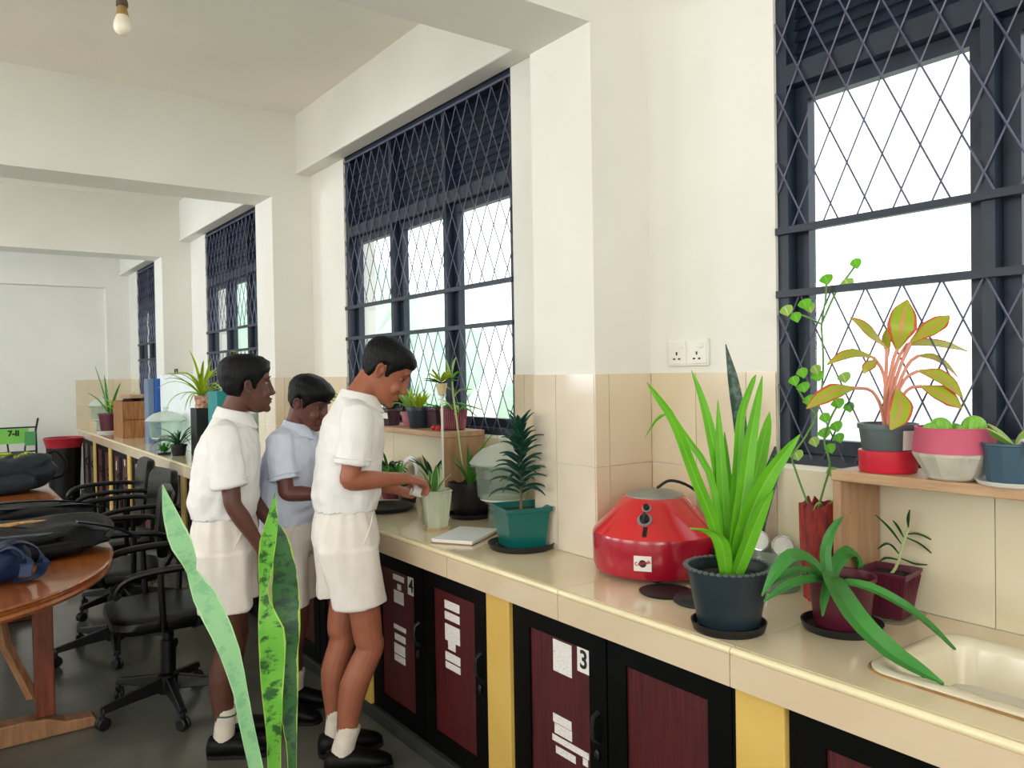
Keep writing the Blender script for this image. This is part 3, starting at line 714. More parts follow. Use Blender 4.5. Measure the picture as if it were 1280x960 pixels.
    def fold2(co, nn):
        q = Vector((co.x*9+se, co.y*9, co.z*3.2)); cr = .012*math.exp(-((co.y-cyz(co.z))*0)**2)*0
        r1 = 1-abs(noise.noise(q*.9))*2.2
        return .008*noise.noise(q)+.005*r1-.003+.005*noise.noise(Vector((co.x*16, co.y*16, co.z*9+se)))+.0022*sin(math.atan2(co.y, abs(co.x)-.085)*9)*max(0, min(1, (co.z-.62)/.3))
    so = link('shorts', remesh(m, .0055, 3, fold2), root); so.data.materials.append(MATS['white_shorts'])
    wb = MB(); wb.loft([ell(z, a, d, cyz(z)*.5) for z, a, d in ((.954, .139*sf, .110*sf), (.956, .1475*sf, .1175*sf), (.988, .1445*sf, .1145*sf), (.990, .138*sf, .109*sf))]); wb.build('waistband', 'white_shorts', root, angle=60)
    for sd in (1, -1):
        pk = MB(); pk.tube([tuple(v*sf for v in q[:2])+(q[2],) for q in ((sd*.117, .094, .945), (sd*.136, .084, .915), (sd*.153, .070, .88), (sd*.163, .048, .84))], [.0015, .003, .003, .002], 8); pk.build('pocket_edge', 'white_shorts', root)
    # socks and shoes
    for sd, (hp, kn, an) in zip((1, -1), C['legs']):
        an = Vector(an); ty = radians(C.get('toe', (0, 0))[0 if sd > 0 else 1]); up = (Vector(kn)-an).normalized(); top = an+up*C.get('sock', .10)
        k = MB(); fd = Vector((sin(ty), cos(ty), 0)); fs = Vector((cos(ty), -sin(ty), 0))
        Q = [top, top-up*.012, an+up*.05, an+Vector((0, 0, .0)), an+Vector((0, 0, -.018))-fd*.004, an+Vector((0, 0, -.035))+fd*.006]
        k.tube(Q, [.0415, .043, .0395, .041, .043, .030], 18); ko = k.build('sock', 'sock_white', root)
        ko.data.polygons.foreach_set('use_smooth', [True]*len(ko.data.polygons))
        if C.get('stripe'): MB().tube([top-up*.020, top-up*.021, top-up*.027, top-up*.028], [.042, .0442, .0442, .042], 18).build('sock_stripe', 'sock_green', ko)
        base = Vector((an.x, an.y, 0)); sh_ = MB(); rings = []
        for q, w_, ht in ((-.066, .020, .04), (-.058, .036, .066), (-.03, .047, .074), (.01, .050, .070), (.05, .047, .072), (.09, .046, .058), (.13, .045, .046), (.16, .036, .034), (.178, .020, .024)):
            ring = []
            for j in range(16):
                t = 2*pi*j/16; x = w_*math.copysign(abs(cos(t))**.8, cos(t)); z = .012+(ht)*(.5+.5*math.copysign(abs(sin(t))**.8, sin(t)))
                ring.append(base+fd*q+fs*x+Vector((0, 0, z)))
            rings.append(ring)
        sh_.loft(rings); so_ = sh_.build('shoe', 'shoe_black', root, angle=70)
        sl = MB(); pl = []
        for q, w_ in ((-.066, .014), (-.058, .032), (-.03, .039), (.05, .041), (.09, .047), (.13, .047), (.163, .039), (.182, .018)): pl.append((q, w_))
        ol = [base+fd*q+fs*w_ for q, w_ in pl]+[base+fd*q-fs*w_ for q, w_ in reversed(pl)]
        sl.loft([[p+Vector((0, 0, z)) for p in ol] for z in (.0005, .016)]); sl.build('sole', 'sole_black', so_, smooth=False)
    return root
def leg(x, ky=.02, ay=-.01, kx=None, ax=None): return [((x), 0, .82), ((x if kx is None else kx), ky, .44), ((x if ax is None else ax), ay, .075)]
B3P, B3S = ((1.225, 2.75), 1.0), -18
person('boy in white shirt and shorts bowing over the small pot at the worktop', (1.225, 2.75), -18, 1.0, 'skin_tan', 'lip_tan', dict(
    sh=.04, hy=.15, hz=1.458, pitch=32, hyaw=-10, hair=.0085, front=.5, lid=1, seed=2, sf=.93, fat=.93, shz=.61,
    legs=[leg(.082, .07, -.035, .078, .07), leg(-.080, -.01, -.045, -.082, -.085)], toe=(6, -6),
    arms=[dict(j=((.165, .03, 1.295), (.172, .0, 1.075), (.100, .215, 1.062)), d=(-.03, .075, -.02), n=(-.35, .1, -.95), t=(-1, 0, 0), c=(38, 38, 25)),
          dict(j=((-.165, .03, 1.295), (-.175, .03, 1.05), (-.052, .205, 1.0)), d=(.055, .06, -.02), n=(.35, .25, .9), t=(-1, .3, 0), c=(30, 40, 30))]))
person('boy in white shirt standing with one arm hanging, nearest the office chairs', (.90, 3.16), -22, .955, 'skin_dark', 'lip_dark', dict(
    sh=.03, hy=.095, hz=1.475, pitch=0, hyaw=18, hair=.014, front=.6, tuft=1, seed=5, fat=1.02, stripe=1, shz=.585, sock=.12,
    legs=[leg(.085, .02, -.01), leg(-.085, .03, .02)], toe=(8, -6),
    arms=[dict(j=((.168, .02, 1.29), (.195, .055, 1.02), (.165, .155, .835)), d=(-.06, .11, -.24), n=(-.95, 0, -.1), t=(0, 1, 0), c=(15, 18, 14)),
          dict(j=((-.168, .02, 1.29), (-.185, .07, 1.02), (-.09, .20, .86)), d=(.06, .08, -.15), n=(.3, -.9, 0), t=(.2, 0, 1), c=(20, 22, 16))]))
person('smaller boy in bluish white shirt leaning to the worktop between the other two', (1.215, 3.30), -44, .905, 'skin_dark_warm', 'lip_dark', dict(
    sh=.035, hy=.10, hz=1.468, pitch=22, hyaw=-6, hair=.014, front=.75, tuft=1, lid=1, seed=9, fat=1.04, shirt='blue_white_shirt', hem=.90, shz=.53,
    hairline=[(-.1, -.055), (-.06, -.06), (-.035, -.045), (-.022, .0), (-.008, .032), (.008, .02), (.016, -.02), (.026, -.010), (.034, .008), (.05, .024), (.07, .040), (.1, .042)],
    legs=[leg(.085, .02, -.01), leg(-.085, .0, -.03)], toe=(4, -4),
    arms=[dict(j=((.165, .025, 1.29), (.195, .075, 1.075), (.135, .275, 1.06)), d=(-.03, .1, -.01), n=(-.3, 0, -.95), t=(-1, 0, 0), c=(20, 25, 18)),
          dict(j=((-.165, .025, 1.29), (-.185, .09, 1.07), (-.09, .28, 1.03)), d=(.04, .1, 0), n=(.3, 0, -.95), t=(1, 0, 0), c=(22, 25, 18))]))
# ------------------------------------------------------------------ furniture and bags on the left
mat('chair_black', (6, 6, 7), .4, var=.2, spec=.35)
mat('chair_vinyl', (7, 7, 8), .36, spec=.28, var=.3, scale=6, bump=.25, bscale=14)
mat('caster_black', (10, 10, 11), .5)
mat('worn_arm', (120, 96, 66), .6, var=.2, scale=30)
mat('table_wood', (168, 96, 44), .26, rgb2=(136, 72, 32), scale=3, stretch=(14, .8, 14), detail=6, coat=.4)
wood('table_leg_wood', (134, 66, 38), (92, 42, 24), .4, 4, (12, 12, 1.5))
wood('pale_wood', (176, 130, 92), (140, 98, 66), .5, 4, (12, 12, 1.5))
mat('bag_black', (6, 8, 10), .55, spec=.25, var=.3, scale=12, bump=.5, bscale=30)
mat('bag_slate', (22, 34, 46), .55, var=.25, scale=9, bump=.5, bscale=24)
mat('bag_navy', (14, 38, 78), .55, var=.25, scale=9, bump=.5, bscale=24)
mat('strap_grey', (86, 96, 106), .55, var=.2, scale=20)
mat('zip_silver', (170, 174, 176), .3, .8)
mat('tan_print', (206, 168, 112), .7, rgb2=(170, 122, 70), scale=40)
mat('lime_print', (198, 214, 66), .7, rgb2=(120, 142, 40), scale=40)
mat('tan_board', (206, 148, 66), .6, rgb2=(180, 118, 48), scale=20)

# long table with a rounded near end, moulded edge, trestle legs
TZ = .735
tb = thing('conference_table', 'long brown wooden table with rounded end and trestle legs', 'table', (-.10, 0, 0))
def outline(ins):
    P = []; w = .70-ins; yc, bb = 3.84, .98-ins
    for i in range(25): t = pi+pi*i/24; P.append((w*cos(t), yc+bb*sin(t)))
    return P+[(w, 6.4-ins), (-w, 6.4-ins)]
def slabm(mb, prof):
    mb.loft([[Vector((x, y, z)) for x, y in outline(i)] for i, z in prof])
mb = MB(); slabm(mb, [(.03, TZ-.012), (.004, TZ-.012), (0, TZ-.006), (.006, TZ), (.012, TZ)]); mb.build('table_top', 'table_wood', tb)
mb = MB(); slabm(mb, [(.03, TZ-.048), (.008, TZ-.046), (.002, TZ-.036), (.006, TZ-.026), (.014, TZ-.022), (.014, TZ-.012)]); mb.build('edge_moulding', 'table_wood', tb)
for yy in (3.72, 5.6):
    mb = MB(); prof = [(-.42, 0), (.60, 0), (.62, .02), (.60, .045), (.50, .05), (.44, .075), (.36, .085), (-.30, .085), (-.42, .05)]
    mb.loft([[Vector((x, yy+dy, z+.002)) for x, z in prof] for dy in (-.04, .04)]); mb.build('trestle_foot', 'pale_wood' if yy < 4 else 'table_leg_wood', tb, smooth=False, bevel=.006)
    MB().box(.395, .465, yy-.03, yy+.03, .086, TZ-.05).build('leg', 'table_leg_wood', tb, smooth=False, bevel=.004)
    MB().box(-.27, -.20, yy-.03, yy+.03, .086, TZ-.05).build('leg', 'table_leg_wood', tb, smooth=False, bevel=.004)
    MB().tube([(.39, yy+.02, .16), (.30, yy+.02, .40), (.26, yy+.02, TZ-.05)], .022, 4).build('brace', 'pale_wood', tb, smooth=False)
MB().box(.06, .12, 3.76, 5.56, .15, .24).build('stretcher', 'table_leg_wood', tb, smooth=False, bevel=.004)

# office chairs
def make_chair(loc, rz, label):
    c = thing('office_chair', label, 'chair', loc, rz, 'black office chairs at the table')
    return c
def chair_parts(c):
    # faces +x before turning; seat 0.44 high
    cas = MB()
    for i in range(5):
        a = radians(72*i+20); d = Vector((cos(a), sin(a), 0))
        mb = MB(); s_ = Vector((-d.y, d.x, 0)); rings = []
        for q, w, z0, z1 in ((.03, .028, .085, .145), (.16, .022, .080, .118), (.29, .018, .070, .094)):
            rings.append([d*q+s_*w+Vector((0, 0, z0)), d*q-s_*w+Vector((0, 0, z0)), d*q-s_*w*.6+Vector((0, 0, z1)), d*q+s_*w*.6+Vector((0, 0, z1))])
        mb.loft(rings); lg = mb.build('base_leg', 'chair_black', c, smooth=False, bevel=.004)
        k = MB(); p = d*.285
        M1 = Matrix.Translation(p+Vector((0, 0, .028))) @ Matrix.Rotation(a+.6*i, 4, 'Z') @ Matrix.Rotation(radians(90), 4, 'X')
        for e in (-1, 1): k.lathe([(0, -.008), (.022, -.008), (.027, -.004), (.027, .004), (.022, .008), (0, .008)], 16, (0, 0, e*.012), M=None) if False else k.lathe([(0, -.008+e*.012), (.022, -.008+e*.012), (.027, -.004+e*.012), (.027, .004+e*.012), (.022, .008+e*.012), (0, .008+e*.012)], 16, M=M1)
        k.tube([p+Vector((0, 0, .03)), p+Vector((0, 0, .075))], .008, 8); k.build('caster', 'caster_black', c)
    MB().lathe([(0, .07), (.045, .07), (.045, .15), (.032, .16), (.032, .30), (.022, .302), (.022, .40), (0, .40)], 20).build('gas_column', 'chair_black', c)
    mb = MB(); rings = []
    for z, k_ in ((.395, .86), (.402, .95), (.425, 1), (.45, .98), (.462, .9), (.466, .7)):
        rings.append([Vector((x*k_, y*k_, z)) for x, y in [(p.x, p.y) for p in rrect(-.22, .24, -.235, .235, 0, .09)]])
    mb.loft(rings); mb.build('seat', 'chair_vinyl', c)
    mb = MB(); rings = []
    for q, k_ in ((-.03, .86), (-.022, .97), (0, 1), (.022, .97), (.032, .84)):
        ring = []
        for p in rrect(-.215, .215, .0, .36, 0, .08):
            y, z = p.x*k_, .18+(p.y-.18)*k_; ring.append(Vector((-.245-.10*z-q+.12*(y*y)/.05*.25, y, .50+z)))
        rings.append(ring)
    mb.loft(rings); mb.build('backrest', 'chair_vinyl', c)
    MB().tube([(-.12, 0, .39), (-.24, 0, .40), (-.285, 0, .48), (-.29, 0, .62)], [.022, .022, .02, .018], 8, flat=.6).build('back_bracket', 'chair_black', c)
    for s_ in (-1, 1):
        y = s_*.265
        MB().tube(catmull([(-.26, y*.85, .62), (-.20, y, .655), (-.05, y, .665), (.10, y, .660), (.19, y, .640), (.225, y, .60), (.215, y, .575)], 18), .020, 10, flat=.75).build('armrest', 'chair_black', c)
        MB().tube([(.06, y, .655), (.055, y, .52), (.05, y*.95, .42), (.03, y*.7, .395)], .013, 8).build('arm_support', 'chair_black', c)
        MB().tube([(-.10, y, .655), (-.095, y, .52), (-.09, y*.95, .42), (-.08, y*.7, .395)], .013, 8).build('arm_support', 'chair_black', c)
CH = [((.80, 3.70, 0), 176, 'black office chair with worn arm nearest the camera beside the standing boy'), ((.74, 4.62, 0), 170, 'black office chair at the middle of the table side'), ((.93, 5.45, 0), 186, 'black office chair with rounded back third along the table'), ((.98, 6.3, 0), 178, 'black office chair farthest along the table')]
c0 = make_chair(*CH[0]); chair_parts(c0)
for loc, rz, lb in CH[1:]:
    c = copy_tree(c0); c.location = loc; c.rotation_euler.z = radians(rz); c['label'] = lb

# bags on the table
def lump(nx, ny, sx, sy, sz, seed, sag=.3, p=3.0, amp=.12):
    """soft closed bag body, base at z=0"""
    mb = MB(); rings = []
    for i in range(nx+1):
        ph = -pi/2+pi*i/nx; ring = []
        for j in range(ny):
            t = 2*pi*j/ny
            e = 2/p; cx = math.copysign(abs(cos(t))**e, cos(t)); cy = math.copysign(abs(sin(t))**e, sin(t)); cp = max(.02, cos(ph))**.45; z = math.copysign(abs(sin(ph))**.8, sin(ph))
            v = Vector((cx*cp, cy*cp, z)); d = 1+amp*noise.noise(v*1.6+Vector((seed, 0, 0)))+amp*.45*noise.noise(v*4+Vector((0, seed, 0)))+amp*.35*(.5-abs(noise.noise(v*7+Vector((seed, seed, 0)))))
            q = Vector((v.x*sx*d, v.y*sy*d, max(.0, (v.z*.5+.5))*sz*(1+amp*2.2*noise.noise(Vector((v.x*1.5+seed, v.y*1.5, 0))))-sag*sz*.3*max(0, v.z)*(v.x*v.x)))
            ring.append(q)
        rings.append(ring)
    return mb.loft(rings)
def bag(name, label, loc, rz, sx, sy, sz, m, seed, pocket=True, zipm='zip_silver', straps=(), handle=None):
    t = thing(name, label, 'bag', loc, rz, 'school bags on the table')
    lump(20, 44, sx, sy, sz, seed, amp=.15).build('bag_body', m, t, angle=80)
    if pocket:
        q = lump(10, 20, sx*.62, sy*.3, sz*.55, seed+3); q.v = [(x, y-sy*.88, z+.004) for x, y, z in q.v]; q.build('front_pocket', m, t, angle=80)
    MB().tube(catmull([(-sx*.8, -sy*.62, sz*.72), (-sx*.3, -sy*.78, sz*.84), (sx*.3, -sy*.78, sz*.82), (sx*.82, -sy*.55, sz*.66)], 14), .0045, 6).build('zipper', 'strap_grey', t)
    MB().tube([(-sx*.3, -sy*.80, sz*.82), (-sx*.32, -sy*.95, sz*.66)], .004, 6).build('zip_pull', zipm, t)
    for P, w, mm in straps: 
        k = MB(); leaf(k, P, w, prof=(1, 1, 1, 1), m=18, fold=0, thick=.005); k.build('strap', mm, t)
    if handle: MB().tube(catmull(handle, 14), .009, 8).build('handle', 'bag_black', t)
    return t
z = TZ+.001
b1 = bag('backpack', 'slate backpack with lime patterned flap at the far end of the table', (.27, 5.98, z), 8, .34, .19, .24, 'bag_slate', 1.3, handle=[(.28, .0, .20), (.36, -.02, .24), (.42, -.03, .16), (.40, -.03, .08), (.33, -.02, .06)])
pt = MB(); rr = random.Random(4)
for i in range(46):
    x, y = rr.uniform(-.26, .24), rr.uniform(-.12, .05); pt.ball((x, y, .238+.015*rr.random()-.35*x*x-.7*max(0, -y-.03)), (rr.uniform(.012, .03), rr.uniform(.008, .016), .012), 7, 5, Matrix.Rotation(rr.random()*3, 4, 'Z'))
pt.build('lime_pattern', 'lime_print', b1, kind='stuff')
MB().cbox((-.17, -.10, .205), (.07, .06, .004), (.5, .1, .3)).build('white_tag', 'paper_plain', b1, smooth=False)
bag('backpack', 'flat black bag lying across the middle of the table', (.22, 4.62, z), 4, .40, .22, .085, 'bag_black', 2.1, pocket=False,
    straps=[([(-.2, -.12, .115), (.0, -.15, .10), (.2, -.13, .09), (.36, -.1, .08), (.46, -.08, .05)], .035, 'bag_slate'), ([(-.1, -.05, .12), (.15, -.06, .115), (.33, -.03, .09), (.45, .02, .05)], .03, 'bag_slate')])
b3 = bag('backpack', 'black backpack with tan print and silver zip at the rounded table end', (.27, 3.86, z), -4, .33, .25, .115, 'bag_black', 4.4,
    straps=[([(.2, -.16, .13), (.3, -.14, .10), (.38, -.1, .06), (.44, -.08, .02)], .04, 'bag_slate')])
lg = MB(); lg.ball((-.06, -.04, .118), (.055, .02, .010), 12, 6, Matrix.Rotation(.2, 4, 'Z')); lg.ball((-.0, -.02, .121), (.10, .010, .007), 12, 6, Matrix.Rotation(.12, 4, 'Z')); lg.build('tan_print', 'tan_print', b3)
b4 = bag('shoulder_bag', 'navy blue bag with looped strap at the table edge', (.10, 3.33, z), 20, .15, .11, .13, 'bag_navy', 7.7, pocket=False,
    straps=[([(.06, -.03, .11), (.11, -.06, .14), (.165, -.08, .11), (.18, -.09, .05), (.15, -.10, .012), (.08, -.11, .012)], .045, 'bag_navy'), ([(.0, -.08, .10), (.06, -.12, .135), (.10, -.14, .09), (.09, -.15, .03)], .045, 'bag_navy')])
tag(MB().cbox((-.10, 4.28, TZ+.09), (.16, .02, .16), (.15, 0, .1)).build('tan_board', 'tan_board', smooth=False, bevel=.004), 'tan orange board propped among the bags', 'board')

# bulb
mat('bulb_white', (244, 236, 214), .3, var=.02)
mat('bulb_gold', (186, 150, 96), .35, .4)
mat('socket_brown', (92, 78, 62), .5)
bu = thing('light_bulb', 'unlit white bulb hanging from the ceiling', 'bulb', (.535, 2.92, 2.60))
MB().lathe([(0, 0), (.012, .002), (.024, .012), (.029, .028), (.027, .043), (.021, .058), (.0185, .066)], 24).build('globe', 'bulb_white', bu)
MB().lathe([(.0185, .066), (.020, .068), (.0145, .095), (.013, .10), (.0, .10)], 24).build('collar', 'bulb_gold', bu)
MB().lathe([(0, .098), (.019, .098), (.019, .108), (.014, .13), (.005, .138), (0, .138)], 20).build('holder', 'socket_brown', bu)
MB().tube([(0, 0, .137), (.002, 0, .3), (0, 0, ZCEIL-2.60-.02)], .003, 6).build('cord', 'white_plastic', bu)
MB().lathe([(0, ZCEIL-2.6-.03), (.03, ZCEIL-2.6-.03), (.04, ZCEIL-2.6), (0, ZCEIL-2.6)], 20).build('ceiling_rose', 'white_plastic', bu)

# far end: red rimmed bin, steel rack chair with a green card
mat('bin_red', (170, 34, 48), .35, var=.08); mat('card_green', (128, 204, 84), .6, var=.04); mat('card_green_dark', (96, 176, 110), .5)
bn = thing('waste_bin', 'black bin with a wide red rim by the end wall', 'bin', (1.19, 10.5, 0))
MB().lathe([(0, 0), (.15, 0), (.185, .70), (.178, .70), (.145, .02), (0, .02)], 28).build('bin_body', 'chair_black', bn)
MB().lathe([(.17, .66), (.185, .66), (.205, .75), (.215, .765), (.20, .775), (.18, .72), (.165, .68)], 28).build('rim', 'bin_red', bn)
rk = thing('folding_rack', 'thin black steel rack holding a green card by the end wall', 'rack', (.74, 10.7, 0), 0)
for x in (-.19, .19):
    MB().tube([(x*1.05, 0, 0), (x*1.02, 0, .60), (x*1.0, .0, .86), (x*1.15, .02, 1.0)], .011, 6).build('post', 'black_steel', rk)
for x in (-.12, .12):
    MB().tube([(x, .12, 0), (x*.6, .04, .55), (x*.8, .02, .78)], .009, 6).build('brace', 'black_steel', rk)
for zz in (.90, .62): MB().tube([(-.2, 0, zz), (.2, 0, zz)], .009, 6).build('rail', 'black_steel', rk)
cd = MB().cbox((-.03, -.016, .805), (.30, .005, .17), (0, 0, 0)).build('green_card', 'card_green', rk, smooth=False)
text_on('card_text', '7-II', .085, 'ink', cd, (-.03, -.0195, .835), (radians(90), 0, 0), bold=.004)
MB().cbox((.13, -.03, .77), (.11, .006, .16), (.1, 0, .1)).build('leaning_card', 'card_green_dark', rk, smooth=False)
# ------------------------------------------------------------------ leaf spines of the larger plants: points in metres from each plant's base, blade widths
SNAKE_FRONT = [
    ([(-0.217, 0.057, 1.191), (-0.202, 0.058, 1.123), (-0.181, 0.053, 1.052), (-0.162, 0.051, 1.001), (-0.154, 0.057, 0.969), (-0.124, 0.046, 0.896), (-0.082, 0.025, 0.781), (-0.056, 0.016, 0.665), (-0.043, 0.018, 0.584), (-0.018, 0.022, 0.453), (0.002, 0.005, 0.31), (0.013, -0.005, 0.249)], [0.002, 0.0326, 0.0529, 0.0366, 0.0224, 0.059, 0.0509, 0.0346, 0.0346, 0.0346, 0.0305, 0.0244]),
    ([(0.016, -0.064, 1.159), (0.009, -0.059, 1.094), (-0.002, -0.053, 1.035), (-0.005, -0.039, 0.963), (-0.009, -0.038, 0.91), (-0.003, -0.043, 0.854), (0.005, -0.05, 0.804), (0.007, -0.041, 0.711), (0.006, -0.042, 0.632), (0.01, -0.034, 0.547), (0.019, -0.006, 0.432), (0.021, -0.01, 0.31), (0.023, -0.012, 0.248)], [0.002, 0.0285, 0.0407, 0.0326, 0.0163, 0.0448, 0.0672, 0.059, 0.0468, 0.0346, 0.0326, 0.0285, 0.0244]),
    ([(0.059, 0.051, 1.068), (0.067, 0.045, 1.019), (0.071, 0.041, 0.942), (0.072, 0.039, 0.862), (0.073, 0.024, 0.787), (0.077, 0.02, 0.725), (0.07, 0.011, 0.66), (0.064, 0.001, 0.56), (0.063, -0.011, 0.503), (0.059, -0.022, 0.426), (0.051, -0.019, 0.303), (0.04, -0.024, 0.248)], [0.002, 0.0407, 0.0631, 0.0753, 0.0631, 0.0366, 0.0448, 0.0387, 0.0265, 0.0204, 0.0224, 0.0224]),
]
SPIKY = [
    ([(-0.006, 0.007, 0.112), (-0.022, 0.021, 0.232), (-0.079, 0.027, 0.353), (-0.14, 0.037, 0.489), (-0.178, 0.054, 0.552), (-0.205, 0.062, 0.588)], 0.029),
    ([(0.018, 0.026, 0.104), (0.017, 0.03, 0.304), (0.007, 0.054, 0.461), (-0.003, 0.074, 0.55), (-0.013, 0.095, 0.614)], 0.029),
    ([(0.014, 0.016, 0.106), (0.013, 0.02, 0.267), (0.017, 0.033, 0.422), (0.023, 0.043, 0.54)], 0.0329),
    ([(-0.02, -0.02, 0.12), (0.004, -0.035, 0.275), (0.024, -0.047, 0.427), (0.049, -0.05, 0.521), (0.08, -0.046, 0.598)], 0.0387),
    ([(0.032, 0.016, 0.104), (0.069, 0.004, 0.243), (0.104, -0.007, 0.359), (0.134, -0.014, 0.457), (0.151, -0.014, 0.506)], 0.0464),
    ([(-0.005, -0.019, 0.117), (0.002, -0.059, 0.26), (0.014, -0.102, 0.357), (0.031, -0.138, 0.418), (0.053, -0.166, 0.464)], 0.0464),
    ([(-0.02, -0.033, 0.122), (-0.015, -0.06, 0.187), (-0.011, -0.098, 0.276), (-0.004, -0.115, 0.314), (0.001, -0.131, 0.338)], 0.0367),
    ([(0.004, -0.001, 0.112), (0.017, -0.008, 0.27), (0.028, -0.013, 0.405), (0.043, -0.01, 0.501), (0.075, -0.019, 0.578), (0.092, -0.019, 0.601)], 0.0271),
    ([(-0.034, -0.022, 0.122), (-0.045, -0.025, 0.185), (-0.063, -0.024, 0.222), (-0.092, -0.015, 0.241), (-0.132, 0.002, 0.247)], 0.0348),
    ([(0.042, 0.033, 0.098), (0.059, 0.036, 0.239), (0.06, 0.05, 0.358), (0.067, 0.059, 0.457)], 0.0348),
    ([(0.041, 0.021, 0.101), (0.086, 0.028, 0.217), (0.139, 0.028, 0.292), (0.204, 0.019, 0.348), (0.255, 0.007, 0.376)], 0.0309),
    ([(-0.008, 0.008, 0.112), (-0.006, 0.022, 0.249), (-0.015, 0.042, 0.365), (-0.052, 0.084, 0.453), (-0.072, 0.112, 0.502), (-0.098, 0.13, 0.497), (-0.125, 0.149, 0.448)], 0.0174),
]
SNAKE_BACK = [
    ([(0.041, -0.028, 0.085), (0.036, -0.022, 0.203), (0.029, -0.015, 0.322), (0.022, -0.008, 0.44), (0.008, 0.005, 0.583), (-0.008, 0.019, 0.701)], [0.0308, 0.0379, 0.0402, 0.0402, 0.0355, 0.0024]),
    ([(0.047, -0.033, 0.085), (0.058, -0.039, 0.167), (0.075, -0.05, 0.25), (0.092, -0.061, 0.321), (0.104, -0.068, 0.396)], [0.0331, 0.0426, 0.0473, 0.0473, 0.0047]),
    ([(0.06, -0.005, 0.078), (0.048, 0.005, 0.15), (0.04, 0.012, 0.198), (0.035, 0.016, 0.234)], [0.0237, 0.0284, 0.0237, 0.0024]),
]
ALOE = [
    ([(-0.059, -0.009, 0.123), (-0.162, -0.099, 0.113), (-0.208, -0.166, 0.083), (-0.198, -0.222, 0.038), (-0.189, -0.282, 0.013), (-0.18, -0.323, 0.0)], [0.0422, 0.0518, 0.0518, 0.048, 0.0307, 0.0038]),
    ([(-0.066, -0.033, 0.118), (-0.075, -0.11, 0.123), (-0.051, -0.179, 0.093), (0.003, -0.212, 0.043), (0.05, -0.24, -0.007)], [0.023, 0.0269, 0.025, 0.0192, 0.0038]),
    ([(-0.023, 0.019, 0.111), (-0.02, 0.03, 0.161), (-0.002, 0.03, 0.203), (0.023, 0.025, 0.234), (0.046, 0.021, 0.249)], [0.0269, 0.0269, 0.023, 0.0154, 0.0019]),
    ([(0.02, 0.037, 0.101), (0.064, 0.042, 0.136), (0.103, 0.039, 0.147), (0.137, 0.038, 0.115), (0.147, 0.043, 0.066)], [0.0269, 0.0346, 0.0384, 0.0307, 0.0058]),
    ([(-0.056, 0.006, 0.12), (-0.112, 0.011, 0.165), (-0.171, 0.017, 0.184), (-0.227, 0.02, 0.158), (-0.271, 0.026, 0.11)], [0.0346, 0.0384, 0.0365, 0.0269, 0.0038]),
    ([(-0.056, 0.006, 0.112), (-0.141, 0.006, 0.126), (-0.213, 0.009, 0.122), (-0.275, 0.017, 0.101)], [0.023, 0.025, 0.0211, 0.0038]),
    ([(-0.012, 0.036, 0.102), (-0.044, 0.071, 0.12), (-0.083, 0.1, 0.109), (-0.129, 0.12, 0.083)], [0.023, 0.025, 0.023, 0.0038]),
    ([(0.015, 0.053, 0.098), (0.009, 0.095, 0.135), (-0.006, 0.131, 0.131), (-0.023, 0.154, 0.098)], [0.023, 0.0269, 0.023, 0.0038]),
    ([(0.035, 0.038, 0.094), (0.108, 0.034, 0.098), (0.175, 0.022, 0.078), (0.201, 0.015, 0.048)], [0.0211, 0.023, 0.0192, 0.0038]),
    ([(-0.056, -0.007, 0.122), (-0.123, -0.032, 0.087), (-0.145, -0.042, 0.057)], [0.023, 0.0192, 0.0038]),
]
AGLAO = [
    ([(0.026, -0.013, 0.301), (0.014, -0.028, 0.351), (0.031, -0.027, 0.391), (0.048, -0.027, 0.423)], [0.0099, 0.0714, 0.0555, 0.004]),
    ([(0.052, -0.032, 0.318), (0.067, -0.067, 0.346), (0.093, -0.086, 0.365), (0.111, -0.098, 0.381)], [0.0079, 0.0436, 0.0396, 0.004]),
    ([(0.064, -0.016, 0.313), (0.128, -0.037, 0.317), (0.189, -0.058, 0.31), (0.251, -0.078, 0.295)], [0.0079, 0.0277, 0.0258, 0.002]),
    ([(0.004, 0.003, 0.305), (-0.053, 0.008, 0.336), (-0.084, 0.019, 0.36), (-0.114, 0.028, 0.379)], [0.0079, 0.0396, 0.0337, 0.004]),
    ([(-0.023, 0.022, 0.282), (-0.076, 0.037, 0.292), (-0.114, 0.052, 0.285), (-0.152, 0.067, 0.266)], [0.0079, 0.0277, 0.0258, 0.004]),
    ([(-0.082, 0.039, 0.208), (-0.146, 0.048, 0.202), (-0.185, 0.064, 0.184), (-0.222, 0.078, 0.162)], [0.0079, 0.0436, 0.0396, 0.004]),
    ([(0.087, -0.033, 0.284), (0.126, -0.05, 0.28), (0.162, -0.064, 0.261), (0.197, -0.077, 0.23)], [0.0059, 0.0238, 0.0218, 0.002]),
    ([(0.056, -0.049, 0.247), (0.06, -0.089, 0.236), (0.078, -0.114, 0.213), (0.091, -0.137, 0.18)], [0.0079, 0.0436, 0.0396, 0.004]),
    ([(0.052, -0.058, 0.209), (0.052, -0.096, 0.194), (0.066, -0.119, 0.175), (0.077, -0.14, 0.157)], [0.0099, 0.0515, 0.0476, 0.0059]),
    ([(-0.016, -0.034, 0.203), (-0.04, -0.054, 0.167), (-0.057, -0.055, 0.136), (-0.071, -0.045, 0.109)], [0.0099, 0.0555, 0.0496, 0.0059]),
    ([(-0.036, 0.007, 0.274), (-0.058, 0.01, 0.264), (-0.076, 0.011, 0.255), (-0.081, 0.014, 0.243)], [0.0059, 0.0277, 0.0238, 0.004]),
    ([(0.035, 0.017, 0.284), (0.043, 0.025, 0.324), (0.056, 0.027, 0.345), (0.07, 0.03, 0.366)], [0.0059, 0.0238, 0.0198, 0.002]),
]
